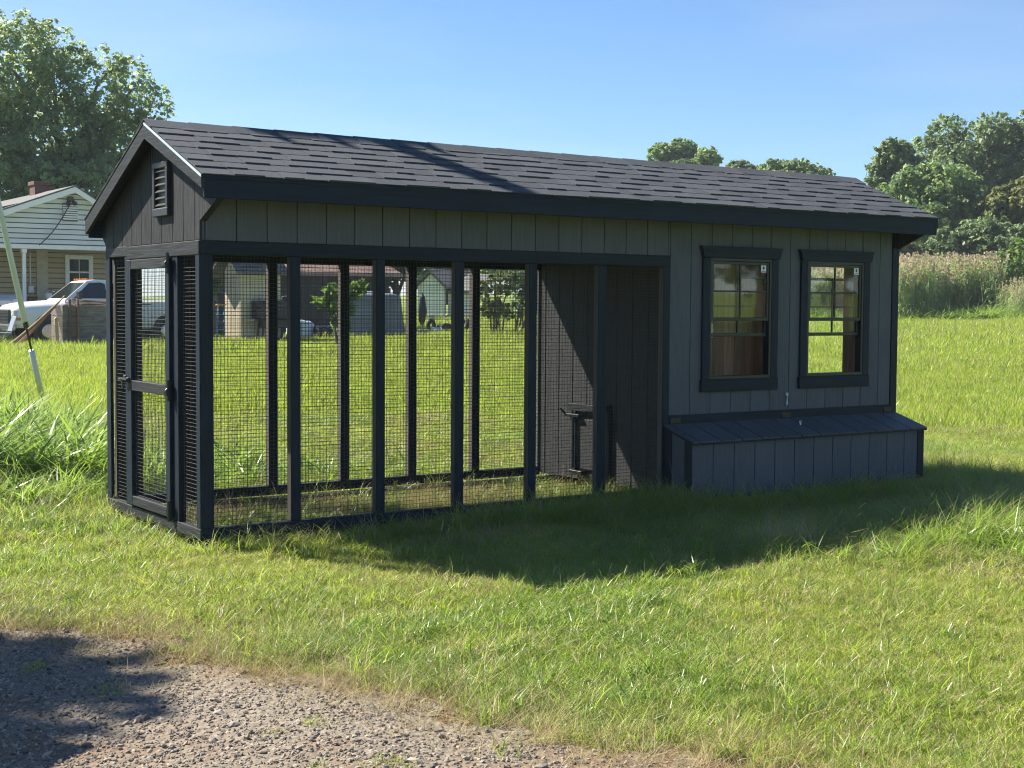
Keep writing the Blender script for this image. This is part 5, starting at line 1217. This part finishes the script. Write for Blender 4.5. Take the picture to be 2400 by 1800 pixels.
# taller grass: in front of the nest box, the tuft bank at the right, along the run
def blob(r, n, cx, cy, sx_, sy_): return r.normal(cx, sx_, n), r.normal(cy, sy_, n)
r = np.random.default_rng(21); TX, TY, TS = [], [], []
for (n, cx, cy, sx_, sy_, s) in ((420, 4.9, -0.55, 0.95, 0.14, 0.66), (200, 3.5, -0.35, 0.4, 0.16, 0.8), (420, 2.8, -0.22, 0.6, 0.11, 0.7), (500, 4.0, -0.95, 1.4, 0.3, 0.42), (200, 2.0, -0.8, 0.8, 0.3, 0.36), (160, 6.4, -2.0, 0.5, 0.3, 0.8), (160, 6.9, -0.5, 0.5, 0.3, 0.55), (420, 4.6, -1.9, 0.8, 0.24, 0.62), (420, 5.5, -2.2, 0.7, 0.4, 0.78), (300, 3.7, -2.1, 0.5, 0.3, 0.5),
                                 (200, 6.3, -1.9, 0.6, 0.4, 0.9), (160, 2.2, -0.18, 0.9, 0.10, 0.62), (90, 0.9, -0.16, 0.4, 0.08, 0.4), (130, 2.3, 0.5, 0.9, 0.25, 0.55), (70, 3.2, 0.35, 0.3, 0.2, 0.6), (150, 2.0, 2.1, 1.2, 0.3, 0.8),
                                 (130, -0.35, 2.6, 0.4, 0.6, 0.8), (110, 7.3, 0.2, 0.5, 0.5, 0.7), (30, 0.5, -3.0, 0.8, 0.6, 0.42), (40, 2.0, -3.6, 1.0, 0.6, 0.42), (70, 0.2, -3.9, 0.25, 0.5, 0.55), (50, -0.45, -2.6, 0.2, 0.4, 0.5)):
    x, y = blob(r, n, cx, cy, sx_, sy_); k = ~in_house(x, y) & ~on_rail(x, y) & (in_gravel(x, y) < 0)
    TX.append(x[k]); TY.append(y[k]); TS.append(s*r.uniform(0.55, 1.25, k.sum()))
x, y = np.concatenate(TX), np.concatenate(TY)
scatter('tall_grass', 'uncut tufts of longer grass along the coop and bank', 'grass', np.stack([x, y, G(x, y)], -1), np.concatenate(TS), TALL, 6, 0.2, 4)
# lush weeds left of the coop
r = np.random.default_rng(22); n = 1300
x = r.uniform(-2.2, 1.3, n); y = r.uniform(3.2, 8.2, n); k = (x < 0.05+0.26*(y-3.0)+0.35) & (vn(x, y, 1.2, 3) > 0.25)
x2 = r.normal(1.2, 0.8, 80); y2 = r.normal(2.9, 0.35, 80); x3 = r.uniform(-0.9, 0.3, 90); y3 = r.uniform(2.3, 3.8, 90)
x = np.concatenate([x[k], x2, x3]); y = np.concatenate([y[k], y2, y3]); k = y > 1.95; x, y = x[k], y[k]
s = r.uniform(0.65, 1.3, len(x))*np.where(y < 3.4, 0.6, 1)
scatter('weed_patch', 'lush tall weeds growing left of the coop around the guy wire', 'weeds', np.stack([x, y, G(x, y)], -1), s, WEED, 6, 0.25, 5)
# broad-leaved plants in the lawn and on the bank
r = np.random.default_rng(24); n = 2200
x, y, d, _ = fan(n, 2.6, 16, 0.5, 41); k = ~in_house(x, y) & ~on_rail(x, y) & (in_gravel(x, y) < -0.05) & (vn(x, y, 1.9, 7) > 0.5); x, y = x[k], y[k]; s = r.uniform(0.10, 0.24, len(x))
xb = np.concatenate([r.normal(5.3, 0.8, 120), r.normal(6.6, 0.5, 60), r.normal(4.0, 0.5, 40)]); yb = np.concatenate([r.normal(-2.3, 0.4, 120), r.normal(-1.9, 0.4, 60), r.normal(-2.0, 0.25, 40)])
x = np.concatenate([x, xb]); y = np.concatenate([y, yb]); xc = np.concatenate([r.normal(4.7, 0.4, 110), r.normal(5.4, 0.4, 90), r.uniform(0.2, 3.5, 60)]); yc = np.concatenate([r.normal(-2.35, 0.3, 110), r.normal(-1.95, 0.25, 90), r.uniform(0.2, 1.5, 60)])
x = np.concatenate([x, xc]); y = np.concatenate([y, yc]); s = np.concatenate([s, r.uniform(0.25, 0.55, 220), r.uniform(0.25, 0.55, 200), r.uniform(0.15, 0.35, 60)])
scatter('broadleaf_weeds', 'low broad-leaved weeds scattered through the lawn', 'weeds', np.stack([x, y, G(x, y)], -1), s, WEED, 6, 0.3, 51)
# straw and dead grass
r = np.random.default_rng(23); SX, SY_, SS = [], [], []
yy = r.uniform(-7, 0.5, 1500); xx = edge(yy)+0.12+r.normal(0, 0.22, 1500); SX.append(xx); SY_.append(yy); SS.append(r.uniform(0.25, 0.7, 1500))
for (n, cx, cy, sx_, sy_, s) in ((900, 1.9, 0.8, 1.1, 0.45, 0.7), (260, 6.1, -1.75, 0.55, 0.25, 1.1), (120, 3.35, -1.65, 0.15, 0.1, 0.9), (200, 7.4, 0.6, 0.6, 0.6, 0.8), (160, 0.1, 3.2, 0.5, 0.35, 0.9), (2200, 2.0, -2.6, 2.4, 1.7, 0.36), (900, 7.5, -0.2, 2.0, 2.0, 0.5), (500, 1.9, 0.85, 0.9, 0.4, 0.55), (120, 1.0, 8.0, 0.35, 0.5, 1.8), (260, 4.5, -1.2, 1.2, 0.25, 0.6), (200, 3.0, -3.2, 1.5, 0.8, 0.4)):
    x, y = blob(r, n, cx, cy, sx_, sy_); SX.append(x); SY_.append(y); SS.append(s*r.uniform(0.5, 1.2, n))
x, y, s = np.concatenate(SX), np.concatenate(SY_), np.concatenate(SS); k = ~in_house(x, y) & ~on_rail(x, y) & (in_gravel(x, y) < 0.5); x, y, s = x[k], y[k], s[k]
scatter('dead_grass', 'pale dead grass and straw in the run and along the drive', 'grass', np.stack([x, y, G(x, y)+0.004], -1), s, STRAW, 5, 0.3, 6)
# reeds
def reed(r):
    V, F, MI = [], [], []
    for i in range(9):
        x, y = r.uniform(-.35, .35), r.uniform(-.35, .35); h = r.uniform(1.9, 2.9); a = r.uniform(0, 6.28); ln = r.uniform(0.02, 0.16)
        o = len(V); w = 0.012
        for k in range(4):
            t = k/3; V += [(x+math.cos(a)*ln*h*t*t-w, y+math.sin(a)*ln*h*t*t, h*t), (x+math.cos(a)*ln*h*t*t+w, y+math.sin(a)*ln*h*t*t, h*t)]
        F += [[o+2*k, o+2*k+1, o+2*k+3, o+2*k+2] for k in range(3)]; MI += [0]*3
        for j in range(8):
            t = r.uniform(0.12, 0.95); bxx, byy, bz = x+math.cos(a)*ln*h*t*t, y+math.sin(a)*ln*h*t*t, h*t; b = r.uniform(0, 6.28); L_ = r.uniform(0.45, 0.9); w2 = r.uniform(0.018, 0.032); o = len(V)
            for k in range(4):
                q = k/3; d_ = L_*(0.75*q); z = bz+L_*(0.55*q-0.75*q*q); wk = w2*(1-q**2)+0.001
                V += [(bxx+math.cos(b)*d_-math.sin(b)*wk, byy+math.sin(b)*d_+math.cos(b)*wk, z), (bxx+math.cos(b)*d_+math.sin(b)*wk, byy+math.sin(b)*d_-math.cos(b)*wk, z)]
            F += [[o+2*k, o+2*k+1, o+2*k+3, o+2*k+2] for k in range(3)]; MI += [0]*3
        if r.random() < 0.75:
            tx, ty = x+math.cos(a)*ln*h, y+math.sin(a)*ln*h
            for j in range(10):
                b = r.uniform(0, 6.28); o = len(V); z = h+r.uniform(-0.28, 0.14); L_ = r.uniform(0.06, 0.14)
                V += [(tx, ty, z), (tx+math.cos(b)*L_*0.6, ty+math.sin(b)*L_*0.6, z+0.04), (tx+math.cos(b)*L_, ty+math.sin(b)*L_, z-0.02), (tx+math.cos(b)*L_*0.4, ty+math.sin(b)*L_*0.4, z-0.05)]
                F.append([o, o+1, o+2, o+3]); MI.append(1)
    return V, F, MI
REED = protos('reed', reed, 5, (REEDL, PLUME))
r = np.random.default_rng(31); n = 1900
px = r.uniform(1800, 2620, n); D = r.uniform(69, 80, n)+2.0*np.sin(px*0.02)
Q = np.array([atD(a, 740, b) for a, b in zip(px, D)]); k = px > 0; sR = np.where(px > 2330, 0.6, 1.0)
Q = Q[k]; scatter('reeds', 'tall stand of tan plumed reeds edging the field', 'reeds', np.stack([Q[:, 0], Q[:, 1], G(Q[:, 0], Q[:, 1])], -1), r.uniform(0.6, 1.12, len(Q))*sR, REED, 5, 0.06, 7)
n = 420; px = r.uniform(1850, 2620, n); D = r.uniform(66.5, 69, n)
Q = np.array([atD(a, 740, b) for a, b in zip(px, D)]); scatter('field_weeds', 'green weeds along the foot of the reeds', 'weeds', np.stack([Q[:, 0], Q[:, 1], G(Q[:, 0], Q[:, 1])], -1), r.uniform(0.8, 1.9, n), WEED, 6, 0.2, 8)
# gravel stones
def stone_protos():
    c = bpy.data.collections.new('stones'); mats = [M_('gravel grey', (0.25, 0.215, 0.18), 0.9, 0.25, 60, objvar=0.45, spec=0.3), M_('gravel buff', (0.28, 0.23, 0.175), 0.9, 0.25, 60, objvar=0.4, spec=0.3), M_('gravel dark', (0.145, 0.12, 0.10), 0.9, 0.25, 60, objvar=0.4, spec=0.3)]
    for i in range(9):
        bm = bmesh.new(); bmesh.ops.create_icosphere(bm, subdivisions=1, radius=1.0); rr = random.Random(50+i)
        sx_, sy_, sz_ = rr.uniform(0.9, 1.4), rr.uniform(0.6, 1.0), rr.uniform(0.35, 0.65)
        for v_ in bm.verts: v_.co = Vector((v_.co.x*sx_, v_.co.y*sy_, v_.co.z*sz_))*rr.uniform(0.78, 1.15)
        me = bpy.data.meshes.new('stone'); bm.to_mesh(me); bm.free(); me.materials.append(mats[[0, 0, 1, 0, 1, 0, 2, 1, 0][i]])
        c.objects.link(bpy.data.objects.new('stone_%02d' % i, me))
    return c
ST = stone_protos(); n = 170000; x = rng.uniform(-3.4, 1.9, n); y = rng.uniform(-6.2, 0.8, n); gv_ = in_gravel(x, y)
k = rng.random(n) < sstep(-0.2, 0.3, gv_)*(0.65+0.35*vn(x, y, 1.9, 5)); x, y = x[k], y[k]
s = 0.0054*np.exp(rng.normal(0, 0.45, len(x))); s = np.minimum(s, 0.026)
scatter('gravel', 'loose grey and buff stones of the gravel drive', 'gravel', np.stack([x, y, G(x, y)+0.006+s*0.15], -1), s, ST, 9, 0.5, 9)
# ================================================================== haze
hm = bpy.data.materials.new('haze'); hm.use_nodes = True; hm.node_tree.nodes.clear()
vo_ = hm.node_tree.nodes.new('ShaderNodeVolumePrincipled'); vo_.inputs['Density'].default_value = 0.00042; vo_.inputs['Color'].default_value = (0.82, 0.90, 1.0, 1)
mo_ = hm.node_tree.nodes.new('ShaderNodeOutputMaterial'); hm.node_tree.links.new(vo_.outputs[0], mo_.inputs['Volume'])
hz = MB().box(-1000, 1200, -800, 1200, -2.0, 18, 0).build('haze', hm); tag(hz, 'faint summer haze over the field', 'haze', None, 'stuff')
